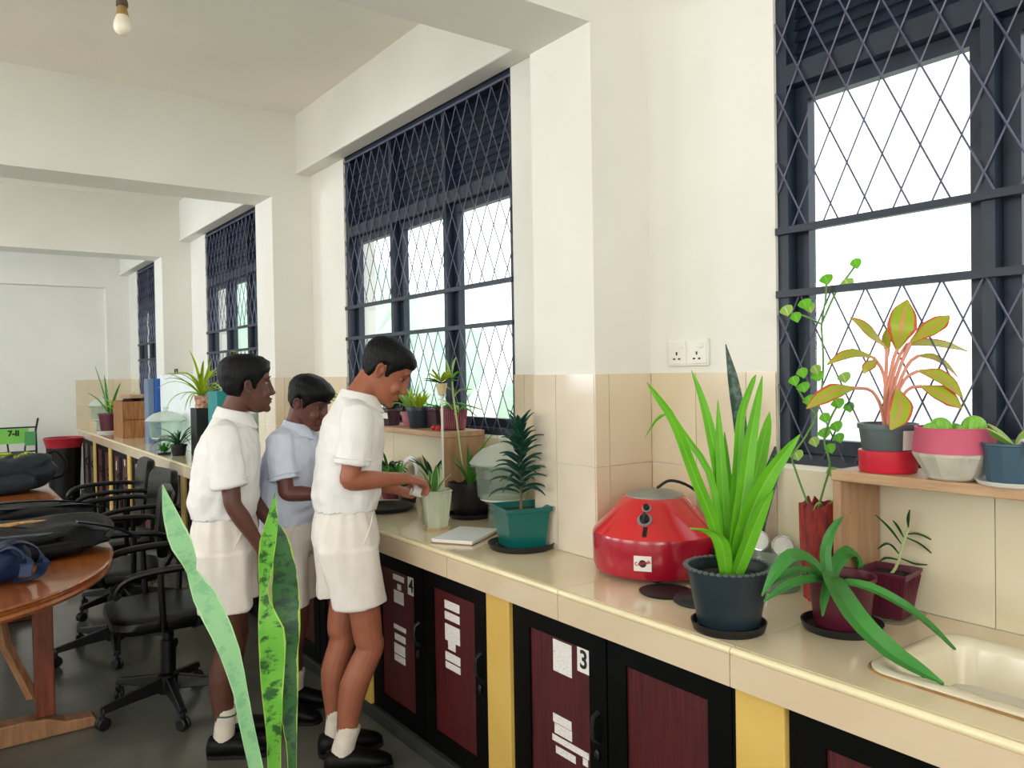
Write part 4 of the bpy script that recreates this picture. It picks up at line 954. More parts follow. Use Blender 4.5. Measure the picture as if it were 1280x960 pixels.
AGLAO_STEM = [
    ([(-0.001, 0.003, 0.105), (-0.003, 0.005, 0.175), (0.008, -0.002, 0.234), (0.019, -0.008, 0.283), (0.026, -0.013, 0.301)], [0.0079, 0.0079, 0.0079, 0.0079, 0.0079]),
    ([(0.005, -0.002, 0.105), (0.014, -0.006, 0.194), (0.035, -0.02, 0.273), (0.052, -0.032, 0.318)], [0.0079, 0.0079, 0.0079, 0.0079]),
    ([(0.002, 0.0, 0.105), (0.007, -0.002, 0.194), (0.025, -0.013, 0.273), (0.064, -0.016, 0.313)], [0.0079, 0.0079, 0.0079, 0.0079]),
    ([(-0.004, 0.005, 0.105), (-0.002, 0.005, 0.194), (0.002, 0.003, 0.254), (0.004, 0.003, 0.305)], [0.0079, 0.0079, 0.0079, 0.0079]),
    ([(-0.004, 0.005, 0.105), (0.001, 0.003, 0.175), (-0.004, 0.008, 0.244), (-0.023, 0.022, 0.282)], [0.0079, 0.0079, 0.0079, 0.0079]),
    ([(-0.004, 0.005, 0.105), (-0.012, 0.012, 0.165), (-0.031, 0.026, 0.201), (-0.082, 0.039, 0.208)], [0.0079, 0.0079, 0.0079, 0.0079]),
    ([(0.005, -0.002, 0.105), (0.02, -0.011, 0.194), (0.046, -0.028, 0.263), (0.087, -0.033, 0.284)], [0.0079, 0.0079, 0.0079, 0.0079]),
    ([(0.005, -0.002, 0.105), (0.017, -0.009, 0.174), (0.04, -0.025, 0.229), (0.056, -0.049, 0.247)], [0.0079, 0.0079, 0.0079, 0.0079]),
    ([(0.009, -0.004, 0.105), (0.023, -0.013, 0.164), (0.046, -0.03, 0.203), (0.052, -0.058, 0.209)], [0.0079, 0.0079, 0.0079, 0.0079]),
    ([(-0.008, -0.005, 0.106), (-0.013, -0.012, 0.165), (-0.016, -0.022, 0.195), (-0.016, -0.034, 0.203)], [0.0079, 0.0079, 0.0079, 0.0079]),
]
VINE_STEM = [
    ([(-0.031, 0.002, 0.218), (-0.033, 0.029, 0.28), (-0.033, 0.055, 0.343), (-0.032, 0.068, 0.386), (-0.008, 0.051, 0.425), (0.033, 0.035, 0.494), (0.058, 0.031, 0.582), (0.062, 0.03, 0.67), (0.06, 0.033, 0.748), (0.07, 0.026, 0.814), (0.073, 0.025, 0.87)], [0.0065, 0.0065, 0.0065, 0.0065, 0.0065, 0.0065, 0.0065, 0.0065, 0.0065, 0.0065, 0.0065]),
    ([(-0.031, 0.002, 0.218), (0.01, -0.001, 0.301), (0.042, 0.001, 0.363), (0.04, 0.016, 0.428), (0.059, 0.004, 0.494), (0.091, -0.006, 0.537)], [0.0065, 0.0065, 0.0065, 0.0065, 0.0065, 0.0065]),
    ([(0.06, 0.033, 0.748), (0.094, 0.009, 0.836), (0.122, -0.01, 0.88), (0.139, -0.022, 0.908)], [0.0065, 0.0065, 0.0065, 0.0065]),
    ([(0.033, 0.035, 0.494), (0.007, 0.055, 0.538), (-0.013, 0.071, 0.588)], [0.0065, 0.0065, 0.0065]),
    ([(0.06, 0.033, 0.748), (0.021, 0.061, 0.771), (-0.006, 0.081, 0.778), (-0.018, 0.09, 0.787)], [0.0065, 0.0065, 0.0065, 0.0065]),
]
VINE_LEAF = [
    ([(-0.032, 0.088, 0.798), (-0.031, 0.081, 0.786), (-0.032, 0.076, 0.77)], [0.0347]),
    ([(-0.011, 0.072, 0.78), (-0.01, 0.066, 0.768), (-0.011, 0.06, 0.752)], [0.0282]),
    ([(0.01, 0.058, 0.815), (0.01, 0.051, 0.803), (0.009, 0.046, 0.787)], [0.0347]),
    ([(0.02, 0.05, 0.806), (0.021, 0.044, 0.794), (0.019, 0.038, 0.778)], [0.0282]),
    ([(0.059, 0.023, 0.882), (0.06, 0.017, 0.87), (0.058, 0.011, 0.854)], [0.0347]),
    ([(0.126, -0.025, 0.925), (0.127, -0.031, 0.913), (0.125, -0.037, 0.897)], [0.0282]),
    ([(0.105, -0.011, 0.87), (0.106, -0.017, 0.858), (0.104, -0.023, 0.842)], [0.0347]),
    ([(-0.018, 0.075, 0.603), (-0.018, 0.068, 0.592), (-0.019, 0.062, 0.577)], [0.0282]),
    ([(0.001, 0.06, 0.585), (0.001, 0.053, 0.574), (0.0, 0.048, 0.559)], [0.0347]),
    ([(0.03, 0.04, 0.633), (0.031, 0.033, 0.622), (0.03, 0.027, 0.606)], [0.0282]),
    ([(0.077, 0.004, 0.539), (0.077, -0.003, 0.528), (0.076, -0.008, 0.513)], [0.0347]),
    ([(0.101, -0.014, 0.528), (0.102, -0.021, 0.517), (0.1, -0.026, 0.502)], [0.0282]),
    ([(0.092, -0.006, 0.61), (0.093, -0.013, 0.599), (0.091, -0.018, 0.583)], [0.0347]),
    ([(-0.0, 0.062, 0.625), (0.001, 0.055, 0.614), (-0.001, 0.049, 0.598)], [0.0282]),
    ([(0.044, 0.026, 0.458), (0.045, 0.019, 0.447), (0.044, 0.014, 0.432)], [0.0347]),
    ([(0.022, 0.042, 0.434), (0.023, 0.035, 0.424), (0.022, 0.029, 0.409)], [0.0282]),
    ([(0.071, 0.007, 0.475), (0.072, -0.0, 0.465), (0.071, -0.006, 0.449)], [0.0347]),
    ([(0.078, 0.001, 0.444), (0.078, -0.005, 0.434), (0.077, -0.011, 0.419)], [0.0282]),
    ([(-0.018, 0.07, 0.398), (-0.017, 0.063, 0.387), (-0.018, 0.058, 0.372)], [0.0347]),
    ([(0.047, 0.025, 0.5), (0.048, 0.018, 0.489), (0.046, 0.013, 0.474)], [0.0282]),
    ([(0.014, 0.05, 0.549), (0.015, 0.043, 0.538), (0.014, 0.037, 0.523)], [0.0347]),
    ([(0.06, 0.013, 0.35), (0.06, 0.006, 0.339), (0.059, 0.0, 0.324)], [0.0282]),
    ([(0.034, 0.037, 0.615), (0.034, 0.03, 0.604), (0.033, 0.025, 0.589)], [0.0347]),
    ([(0.058, 0.015, 0.416), (0.058, 0.009, 0.405), (0.057, 0.003, 0.39)], [0.0282]),
]
SMALL_SQ = [
    ([(0.014, -0.008, 0.12), (0.029, -0.018, 0.177), (0.04, -0.025, 0.217)], [0.0081, 0.0081, 0.0061]),
    ([(0.026, -0.015, 0.177), (0.0, 0.004, 0.218), (-0.025, 0.023, 0.251)], 0.0102),
    ([(0.031, -0.019, 0.193), (0.017, -0.008, 0.222), (0.01, -0.003, 0.236)], 0.0102),
    ([(0.036, -0.022, 0.201), (0.062, -0.042, 0.2), (0.091, -0.063, 0.183)], 0.0102),
    ([(0.036, -0.022, 0.193), (0.062, -0.042, 0.176), (0.087, -0.061, 0.151)], 0.0102),
    ([(0.022, -0.013, 0.15), (-0.001, 0.004, 0.177), (-0.024, 0.021, 0.165)], 0.0102),
    ([(0.025, -0.015, 0.14), (0.052, -0.036, 0.125), (0.077, -0.054, 0.123)], 0.0102),
    ([(0.04, -0.025, 0.213), (0.042, -0.026, 0.241), (0.044, -0.027, 0.262)], 0.0081),
    ([(0.021, -0.013, 0.136), (-0.005, 0.006, 0.141), (-0.021, 0.018, 0.133)], 0.0102),
]
TALL_STALK = [
    ([(-0.017, 0.014, 0.107), (-0.021, 0.019, 0.195), (-0.032, 0.029, 0.3), (-0.043, 0.04, 0.44), (-0.052, 0.049, 0.545), (-0.053, 0.051, 0.616)], [0.014, 0.014, 0.014, 0.0105, 0.0105, 0.0105]),
    ([(-0.021, 0.019, 0.16), (0.009, -0.002, 0.229), (0.053, -0.033, 0.305), (0.082, -0.053, 0.35)], 0.021),
    ([(-0.053, 0.048, 0.51), (-0.027, 0.03, 0.545), (0.016, -0.001, 0.551)], 0.021),
    ([(-0.052, 0.046, 0.44), (-0.014, 0.019, 0.468), (0.03, -0.014, 0.432)], 0.0175),
    ([(-0.054, 0.051, 0.581), (-0.067, 0.061, 0.633), (-0.072, 0.065, 0.679)], 0.028),
    ([(-0.054, 0.051, 0.598), (-0.034, 0.036, 0.622), (-0.005, 0.016, 0.629)], 0.028),
    ([(-0.052, 0.049, 0.545), (-0.091, 0.077, 0.571), (-0.111, 0.092, 0.568)], 0.021),
    ([(-0.048, 0.044, 0.493), (-0.014, 0.02, 0.482), (0.053, -0.03, 0.459)], 0.0175),
    ([(-0.054, 0.051, 0.609), (-0.047, 0.047, 0.657), (-0.038, 0.041, 0.692)], 0.028),
]
# ------------------------------------------------------------------ things on the worktop and shelves
leafmat('leaf_bright', (96, 190, 30), (140, 214, 52), vein=(150, 214, 80), thru=.35)
leafmat('leaf_dark_teal', (22, 62, 56), (34, 82, 66), thru=.1, rough=.35)
leafmat('leaf_dark', (30, 84, 44), (44, 104, 52), thru=.2)
leafmat('leaf_mid', (64, 140, 54), (96, 172, 70), thru=.3)
leafmat('leaf_pale', (190, 222, 120), (150, 196, 84), vein=(226, 232, 170), thru=.4)
leafmat('leaf_yellow', (206, 214, 48), (168, 200, 50), thru=.4)
leafmat('leaf_varieg', (70, 140, 70), (110, 180, 90), margin=(214, 228, 176), mw=.12, thru=.3)
leafmat('leaf_aloe', (52, 128, 58), (78, 156, 66), thru=.15)
leafmat('leaf_snake_dark', (26, 52, 48), (40, 74, 62), band=(92, 124, 104), bscale=16, thru=.05)
leafmat('leaf_snake_pale', (170, 224, 168), (156, 216, 156), band=(138, 202, 150), bscale=20, thru=.15, mw=.05, margin=(196, 236, 180))
leafmat('leaf_snake_bright', (104, 190, 58), (132, 208, 80), band=(24, 70, 44), bscale=18, thru=.15, mw=.05, margin=(176, 214, 96))
leafmat('leaf_snake_deep', (36, 92, 40), (52, 112, 46), band=(16, 50, 34), bscale=18, thru=.1, mw=.06, margin=(170, 200, 70))
leafmat('leaf_aglao', (176, 204, 60), (206, 214, 76), margin=(232, 110, 84), mw=.11, vein=(240, 170, 130), thru=.45)
mat('stem_green', (92, 140, 60), .5); mat('stem_pink', (226, 150, 128), .5); mat('stem_brown', (110, 96, 64), .7); mat('cane', (176, 190, 130), .5)
mat('pot_teal', (0, 98, 92), .35, var=.06, coat=.2); mat('pot_black', (20, 22, 25), .45); mat('pot_slate', (34, 48, 58), .4, var=.08)
mat('pot_maroon', (92, 28, 48), .4, var=.08); mat('pot_dark_maroon', (58, 26, 40), .45); mat('pot_sage', (202, 210, 184), .4, var=.03)
mat('pot_grey', (84, 96, 98), .45); mat('pot_blue', (58, 86, 104), .45); mat('red_plastic', (206, 36, 56), .35, var=.05)
mat('pink_paint', (204, 92, 118), .6, var=.05); mat('concrete', (196, 190, 174), .85, var=.08, scale=20, bump=.3, bscale=80)
mat('pot_pink', (190, 116, 124), .6, rgb2=(150, 84, 100), scale=25); mat('saucer_white', (228, 226, 222), .4); mat('saucer_beige', (226, 204, 160), .4); mat('saucer_green', (158, 182, 170), .4)
mat('cactus', (140, 196, 70), .5, rgb2=(112, 176, 60), scale=30, bump=.4, bscale=60)
wood('shelf_wood', (196, 160, 124), (174, 136, 100), .5, 4, (10, 1.2, 10)); wood('shelf_wood_front', (186, 148, 114), (160, 122, 90), .5, 4, (10, 10, 1.2))
wood('crate_wood', (176, 122, 72), (134, 86, 46), .6, 5, (10, 10, 1.4))
mat('centrifuge_red_lit', (214, 34, 40), .24, var=.05, scale=5, coat=.5); mat('centrifuge_red_shaded', (172, 14, 44), .26, var=.05, scale=5, coat=.5)  # one red casing; lit cone and shaded band are painted as separate reds
mat('knob_grey', (150, 152, 150), .35, .4); mat('cord_black', (16, 16, 17), .5)
mat('steel_dial', (205, 208, 206), .25, .7); mat('dial_face', (228, 228, 222), .4)
mat('bark_red', (176, 54, 40), .7, rgb2=(104, 28, 34), scale=12, stretch=(4, 4, 1), bump=.6, bscale=30)
mat('box_white', (238, 244, 244), .5, var=.02); mat('box_slate', (108, 128, 156), .5); mat('box_blue', (38, 92, 178), .4); mat('box_teal', (20, 138, 140), .5); mat('box_black', (22, 22, 24), .5)
mat('pot_ornate', (150, 62, 44), .5, rgb2=(226, 190, 150), scale=34)

def leaf_obj(parent, P, W, material, side=None, fold=.16, m=None, nrm=(0, 0, 1), prof=STRAP, thick=.0013, name='leaf'):
    mb = MB(); leaf(mb, P, W, nrm=nrm, prof=prof, m=m or max(9, 2*len(P)), fold=fold, thick=thick, side=side); return mb.build(name, material, parent)
def ring_specs(n, e0, e1, ln, jit=.15, seed=1, a0=0, de=25):
    rr = random.Random(seed); return [(a0+360*i/n*1.0+rr.uniform(-15, 15), e0+rr.uniform(-de, de)*.5, e1+rr.uniform(-de, de), ln*(1+rr.uniform(-jit, jit))) for i in range(n)]
def plant(name, label, loc, group=None): return thing(name, label, 'plant', loc, 0, group)
GP = 'potted plants on the worktop'; GS = 'potted plants on the low shelves'
RTV = (RT.x, RT.y, 0)

# foreground snake plant standing on the floor below the frame
t = plant('snake_plant', 'tall snake plant with three twisted banded leaves in front of the boys', (.655, 1.985, 0))
pot_round(t, .10, .135, .25, 'pot_black', soil=.85)
for (P, W), m_ in zip(SNAKE_FRONT, ('leaf_snake_pale', 'leaf_snake_bright', 'leaf_snake_deep')):
    P = P[:-1]+[(P[-1][0]*.3, P[-1][1]*.3, .20)]
    leaf_obj(t, P[::-1], W[::-1], m_, side=(RT.x+.25, RT.y+.35, 0), fold=.10, m=26, thick=.003)

# teal square pot with dark dracaena
saucer('plant_saucer', 'round black saucer under the teal square pot', (1.686, 2.271, ZC), .122, .022, 'pot_black')
t = plant('potted_dracaena', 'dark leaved dracaena in a teal square pot', (1.686, 2.271, ZC+.008), GP)
pot_poly(t, 4, .092, .112, .145, 'pot_teal', radians(209), rim=.012, rimh=.016)
MB().tube([(0, 0, .12), (.004, .003, .25), (0, 0, .40)], [.006, .005, .004], 8).build('stem', 'stem_brown', t)
rr = random.Random(8)
for i in range(58):
    f = i/57; z_ = .18+.24*f; ln = .125*(1-.35*f)*rr.uniform(.85, 1.15); a = i*137.5
    leaf_obj(t, arch((0, 0, z_), a, 42+34*f+rr.uniform(-8, 8), -55+75*f+rr.uniform(-15, 15), ln), .027*(1-.2*f), 'leaf_dark_teal', side=(-sin(radians(a)), cos(radians(a)), 0), prof=OVAL, m=8, fold=.2)

# booklet
t = thing('booklet', 'worn pale booklet lying on the worktop beside the teal pot', 'book', (1.622, 2.54, ZC), 32)
MB().box(-.125, .125, -.085, .085, .001, .004).build('back_cover', 'pale_wood', t, smooth=False)
MB().box(-.122, .122, -.082, .082, .004, .013).build('pages', 'paper_plain', t, smooth=False)
MB().box(-.125, .125, -.085, .085, .013, .016).build('front_cover', 'box_white', t, smooth=False, bevel=.001)

# small sage hexagonal pot the boy tends
t_ = MB().loft([ngon(6, .052, ZC+.0005, .2), ngon(6, .060, ZC+.010, .2), ngon(6, .056, ZC+.010, .2), ngon(6, .050, ZC+.005, .2)]).build('plant_saucer', 'saucer_beige', smooth=False); t_.location = (1.633, 2.776, 0); tag(t_, 'beige six sided saucer under the pale ribbed pot', 'saucer')
t = plant('potted_seedling', 'young variegated plant in a pale ribbed six sided pot', (1.633, 2.776, ZC+.0065), GP)
pot_poly(t, 6, .048, .066, .15, 'pot_sage', .2, rim=.003, rimh=.006, ribs=5)
MB().cbox((.01, .03, .165), (.03, .001, .035), (0, 0, .5)).build('plant_tag', 'paper_plain', t, smooth=False)
leaves(t, [(20, 80, 60, .14, 1.2), (140, 78, 40, .13, 1.1), (250, 80, 50, .15, 1.2), (320, 70, 30, .12), (80, 75, 45, .12), (200, 72, 35, .11)], 'leaf_varieg', .030, prof=OVAL, base=(-.01, 0, .12))

# big black pot with strap leaves and a climbing stalk
saucer('plant_saucer', 'black saucer under the wide black pot by the glass jar', (1.88, 2.90, ZC), .10, .02, 'pot_black')
t = plant('potted_lily', 'strap leaved plant with a tall stalk in a wide black pot', (1.88, 2.90, ZC+.007), GP)
pot_round(t, .072, .090, .145, 'pot_black')
leaves(t, [(150, 75, 40, .2), (190, 70, 20, .18), (230, 78, 50, .22), (290, 72, 30, .18), (330, 65, 10, .2), (30, 75, 30, .2), (255, 84, 78, .16, .8)], 'leaf_mid', .018, base=(0, 0, .12))
for i, (P, W) in enumerate(TALL_STALK):
    if i == 0: MB().tube(catmull([(0, 0, .12)]+P[1:], 14), [.0045]*14, 7).build('stalk', 'cane', t)
    else: leaf_obj(t, P, max(W*1.6, .02) if not isinstance(W, list) else W, 'leaf_bright' if i % 2 else 'leaf_pale', prof=OVAL)
# thin white stand carrying a small plant
t = plant('plant_on_stand', 'little rosette plant on a thin white rod stand', (1.775, 2.955, ZC), GP)
MB().lathe([(0, 0), (.035, 0), (.035, .006), (.006, .012), (0, .012)], 18).build('stand_base', 'white_plastic', t)
MB().tube([(0, 0, .01), (0, 0, .56)], .0055, 8).build('rod', 'white_plastic', t)
MB().lathe([(0, .53), (.016, .535), (.026, .585), (.022, .585), (0, .575)], 16).build('pot', 'saucer_beige', t)
leaves(t, ring_specs(8, 20, -10, .085, seed=3), 'leaf_dark', .02, prof=OVAL, base=(0, 0, .585)); leaves(t, ring_specs(9, 50, 25, .075, seed=4), 'leaf_yellow', .018, prof=OVAL, base=(0, 0, .59))
tag(MB().lathe([(0, 0), (.11, 0), (.135, .022), (.13, .024), (.108, .008), (0, .008)], 32).build('black_tray', 'pot_black', loc=(1.67, 3.30, ZC)), 'shallow round black tray behind the bowed boy', 'tray')

# glass desiccators
def desiccator(label, loc, k):
    t = thing('desiccator_jar', label, 'jar', loc, 0, 'glass desiccator jars'); t.scale = (k, k, k)
    w = .005
    P = [(.0, .0), (.062, 0), (.064, .02), (.058, .085), (.075, .10), (.104, .125), (.112, .24), (.132, .248), (.132, .256)]
    MB().lathe(P+[(r-w if r > w else 0, z+.004) for r, z in reversed(P[1:])]+[(0, .006)], 40).build('jar', 'jar_glass', t)
    ld = MB().lathe([(.132, .2565), (.136, .262), (.130, .270), (.112, .292), (.080, .318), (.040, .332), (.014, .338), (.012, .35), (.020, .358), (.018, .368), (0, .372)], 40).build('lid', 'frosted_lid', t)
    pl = MB().lathe([(0, .112), (.094, .112), (.094, .120), (0, .120)], 32).build('porcelain_plate', 'porcelain', t)
    h = MB()
    for i in range(8): h.lathe([(0, .1195), (.009, .1195), (.009, .1208), (0, .1208)], 10, (.055*cos(i*pi/4), .055*sin(i*pi/4), 0))
    h.build('plate_holes', 'concrete', pl); return t
desiccator('glass desiccator jar with domed lid between the black pot and pillar', (1.862, 2.63, ZC), 1.0)
desiccator('large glass desiccator jar in front of the white panel', (1.578, 7.18, ZC), 1.5).scale = (1.2, 1.2, 1.02)
desiccator('glass desiccator jar in the far corner by the end wall', (1.64, 10.75, ZC), 1.15)

# low shelves standing on the worktop
def shelf(label, y0, y1, x0, sides):
    t = thing('low_shelf', label, 'shelf', (0, 0, 0), 0, 'low wooden shelves on the worktop')
    MB().box(x0, WX-.008, y0, y1, 1.162, 1.188).build('top_board', 'shelf_wood', t, smooth=False, bevel=.003)
    for a in sides: MB().box(x0+.004, WX-.012, a, a+.022, ZC+.001, 1.1615).build('side_board', 'shelf_wood_front', t, smooth=False, bevel=.002)
    return t
shelf('low plain wooden shelf carrying pots over the sink end', .12, 1.142, 1.826, (1.118, .14))
shelf('low plain wooden shelf carrying pots under the middle window', 2.985, 4.40, 1.80, (2.987, 4.37))
ZS = 1.189
# shelf over the sink: croton like plant, cactus bowl, blue pot
tag(MB().lathe([(0, 0), (.064, 0), (.067, .006), (.068, .052), (.064, .054), (.060, .05), (.060, .02), (0, .018)], 36).build('plant_saucer', 'red_plastic', loc=(1.902, 1.034, ZS)), 'deep red saucer under the grey pot on the shelf', 'saucer')
t = plant('potted_aglaonema', 'lime and pink leaved plant in a grey pot on the shelf', (1.902, 1.034, ZS+.0185), GS)
pot_round(t, .055, .066, .10, 'pot_grey', rim=.004, rimh=.012)
o = MB(); 
for i in range(9):
    a = radians(238+i*4)
    o.v += [(.0655*cos(a), .0655*sin(a), .038), (.0685*cos(a), .0685*sin(a), .085)]
o.f = [(2*i, 2*i+2, 2*i+3, 2*i+1) for i in range(8)]; ob = o.build('label', 'paper_plain', t)
for i, (P, W) in enumerate(AGLAO_STEM): MB().tube(catmull([(p[0], p[1], p[2]-.019) for p in P], 9), [.0042]*9, 7).build('petiole', 'stem_pink', t)
for i, (P, W) in enumerate(AGLAO): leaf_obj(t, [(p[0], p[1], p[2]-.019) for p in P], W, 'leaf_aglao', nrm=(-.5, -.6, .6), fold=.10, m=12)
t = plant('potted_cactus', 'small round cacti in a concrete bowl with a pink band', (1.873, .863, ZS), GS)
MB().lathe([(0, 0), (.050, 0), (.056, .004), (.085, .055), (.086, .062)], 12).build('bowl', 'concrete', t, angle=20)
MB().lathe([(.086, .062), (.0865, .064), (.080, .115), (.082, .119), (.076, .119), (.078, .09), (0, .09)], 36).build('painted_band', 'pink_paint', t)
MB().lathe([(.0775, .092), (.06, .101), (0, .104)], 24).build('soil', 'concrete', t)
for x, y, r in ((-.02, .02, .022), (.03, -.03, .024), (-.045, .03, .016), (.0, .035, .016), (.05, .02, .013), (.01, -.01, .012)):
    c = MB(); c.ball((x, y, .10+r*.8), (r, r, r*1.05), 20, 12); c.v = [(px+(px-x)*.09*cos(10*math.atan2(py-y, px-x)), py+(py-y)*.09*cos(10*math.atan2(py-y, px-x)), pz) for px, py, pz in c.v]; c.build('cactus', 'cactus', t)
saucer('plant_saucer', 'white saucer under the blue pot on the shelf', (1.874, .739, ZS), .075, .010, 'saucer_white')
t = plant('potted_seedling', 'broad pale leaf and white root in a blue pot on the shelf', (1.874, .739, ZS+.0065), GS)
pot_poly(t, 12, .052, .064, .085, 'pot_blue', rim=.002, rimh=.006)
leaves(t, [(150, 42, 20, .075, 1.6), (100, 60, 20, .07, 1), (340, 55, 0, .10, 1.2), (290, 65, 10, .11, .9)], 'leaf_pale', .022, prof=OVAL, base=(0, 0, .075))
MB().tube(catmull([(-.01, -.01, .075), (-.045, -.035, .094), (-.060, -.05, .085), (-.066, -.055, .065)], 10), .004, 7).build('root', 'saucer_white', t)
# under that shelf
tag(MB().loft([rrect(1.86, 2.0, .985, 1.112, ZC+.0005, .03), rrect(1.855, 2.005, .98, 1.114, ZC+.008, .03), rrect(1.865, 1.995, .99, 1.104, ZC+.008, .03), rrect(1.868, 1.992, .993, 1.10, ZC+.003, .03)]).build('clear_tray', 'clear_plastic'), 'clear plastic tray under the square maroon pot', 'tray')
t = plant('potted_sapling', 'sparse grey green sapling in a square maroon pot under the shelf', (1.935, 1.048, ZC+.0035), GP)
pot_poly(t, 4, .056, .078, .115, 'pot_maroon', radians(45+8), rim=.003, rimh=.008, ribs=6)
for i, (P, W) in enumerate(SMALL_SQ):
    if i == 0: MB().tube(catmull([(.0, 0, .10)]+P, 8), [.004]*8, 6).build('stem', 'cane', t)
    else: leaf_obj(t, P, .013, 'leaf_dark', prof=OVAL)
# aloe pot
saucer('plant_saucer', 'black saucer under the maroon pot of arching leaves', (1.744, 1.066, ZC), .094, .020, 'pot_black')
t = plant('potted_aloe', 'aloe with long arching leaves in a maroon pot, one over the sink', (1.744, 1.066, ZC+.0065), GP)
pot_round(t, .062, .076, .125, 'pot_maroon', rim=.003, rimh=.008)
for i, (P, W) in enumerate(ALOE): leaf_obj(t, [(0, 0, .10)]+[(p[0], p[1], p[2]+.006) for p in P], [W[0]*.8]+list(W), 'leaf_aloe', nrm=(-.35, -.45, .8), fold=.22, m=16, thick=.003)
MB().cbox((.0, 0, .05), (.03, .001, .03)).build('label', 'paper_plain', t, smooth=False).location = (.03*0-.045, -.058, .0)
# red bark pot with vine
t = plant('potted_vine', 'climbing vine in a jagged red bark holder against the window', (1.93, 1.235, ZC), GP)
mb = MB(); rings = []
for z_, r_ in ((0, .045), (.06, .050), (.14, .054), (.20, .055), (.26, .056)):
    rings.append([Vector(((r_+.004*sin(j*5))*cos(2*pi*j/28), (r_+.004*sin(j*5))*sin(2*pi*j/28), z_+(0 if z_ < .25 else .035*noise.noise(Vector((j*.9, 0, 3)))))) for j in range(28)])
inner = [[Vector((p.x*.86, p.y*.86, p.z-(.0 if k_ == 0 else .03))) for p in rings[-1]] for k_ in (0, 1)]
mb.loft(rings+inner); mb.build('bark_holder', 'bark_red', t)
for P, W in VINE_STEM: MB().tube(catmull([(p[0], p[1], p[2]) for p in P], 20), [.0028]*20, 6).build('vine_stem', 'stem_green', t)
for i, (P, W) in enumerate(VINE_LEAF): leaf_obj(t, P, [W[0]*.35, W[0]*1.05, W[0]*1.1, W[0]*.75, .001], 'leaf_pale' if i % 3 == 0 else 'leaf_bright', nrm=(-.8, -.4, .3), fold=.08, m=8)
leaves(t, [(200, 40, -30, .14, .5), (240, 50, -50, .15, .5), (280, 60, 10, .10, 1)], 'leaf_pale', .014, base=(0, -.01, .24))
# spiky plant in slate pot, dark snake plant behind
saucer('plant_saucer', 'black saucer under the bright bladed plant', (1.536, 1.235, ZC), .090, .022, 'pot_black')
t = plant('potted_pandan', 'bright green bladed plant in a dark slate pot with pale rim', (1.536, 1.235, ZC+.0065), GP)
pot_round(t, .072, .098, .148, 'pot_slate', rim=.004, rimh=.004)
sc_ = MB(); k = 40
for i in range(k):
    a = 2*pi*i/k; sc_.ball((.0995*cos(a), .0995*sin(a), .147), (.0075, .0075, .004), 8, 5)
sc_.build('scalloped_rim', 'pot_grey', t)
for i, (P, W) in enumerate(SPIKY): leaf_obj(t, [(P[0][0]*.6, P[0][1]*.6, .105)]+[(p[0], p[1], p[2]+.006) for p in P[1:]], W, 'leaf_bright', side=(RT.x, RT.y-.15*(i % 3), .0), prof=GRASS, fold=.2, m=16)
MB().cbox((.0, .0, .0), (.0015, .018, .03)).build('price_tag', 'paper_plain', t, smooth=False).matrix_local = Matrix.Translation((.055, -.069, .07)) @ Matrix.Rotation(radians(-50), 4, 'Z') @ Matrix.Rotation(radians(10), 4, 'Y')
t = plant('snake_plant', 'slim dark snake plant behind the bright bladed plant', (1.90, 1.50, ZC), GP)
pot_round(t, .05, .065, .10, 'pot_black')
for P, W in SNAKE_BACK: leaf_obj(t, [(0, 0, .075)]+P, [W[0]*.8]+list(W), 'leaf_snake_dark', side=RTV, fold=.12, m=16, thick=.003)
# glass jar with two dial thermometers
t = thing('beaker', 'short glass beaker behind the bladed plant holding two dials', 'beaker', (1.925, 1.385, ZC))
MB().lathe([(0, 0), (.068, 0), (.072, .005), (.072, .115), (.069, .115), (.069, .006), (0, .004)], 32).build('glass', 'jar_glass', t)
for lb, loc in (('round steel dial tilted in the glass beaker, the greyer one', (1.900, 1.418, .953)), ('round steel dial tilted in the glass beaker, the whiter one', (1.908, 1.342, .948))):
    t = thing('dial_thermometer', lb, 'thermometer', loc, 0, 'dials in the beaker'); M1 = Vector((-.55, -.75, .55)).to_track_quat('Z', 'Y').to_matrix().to_4x4()
    MB().lathe([(0, -.010), (.028, -.010), (.031, -.006), (.031, .004), (.028, .005), (.027, .002), (0, .002)], 28, M=M1).build('case', 'steel_dial', t)
    MB().lathe([(0, .0022), (.027, .0022), (.027, .0028), (0, .0028)], 24, M=M1).build('dial_face', 'dial_face', t)
    MB().tube([M1 @ Vector((0, 0, -.008)), Vector((.012, .0, -.06)), Vector((.02, -.0, -.115))], .003, 6).build('probe', 'steel_dial', t)
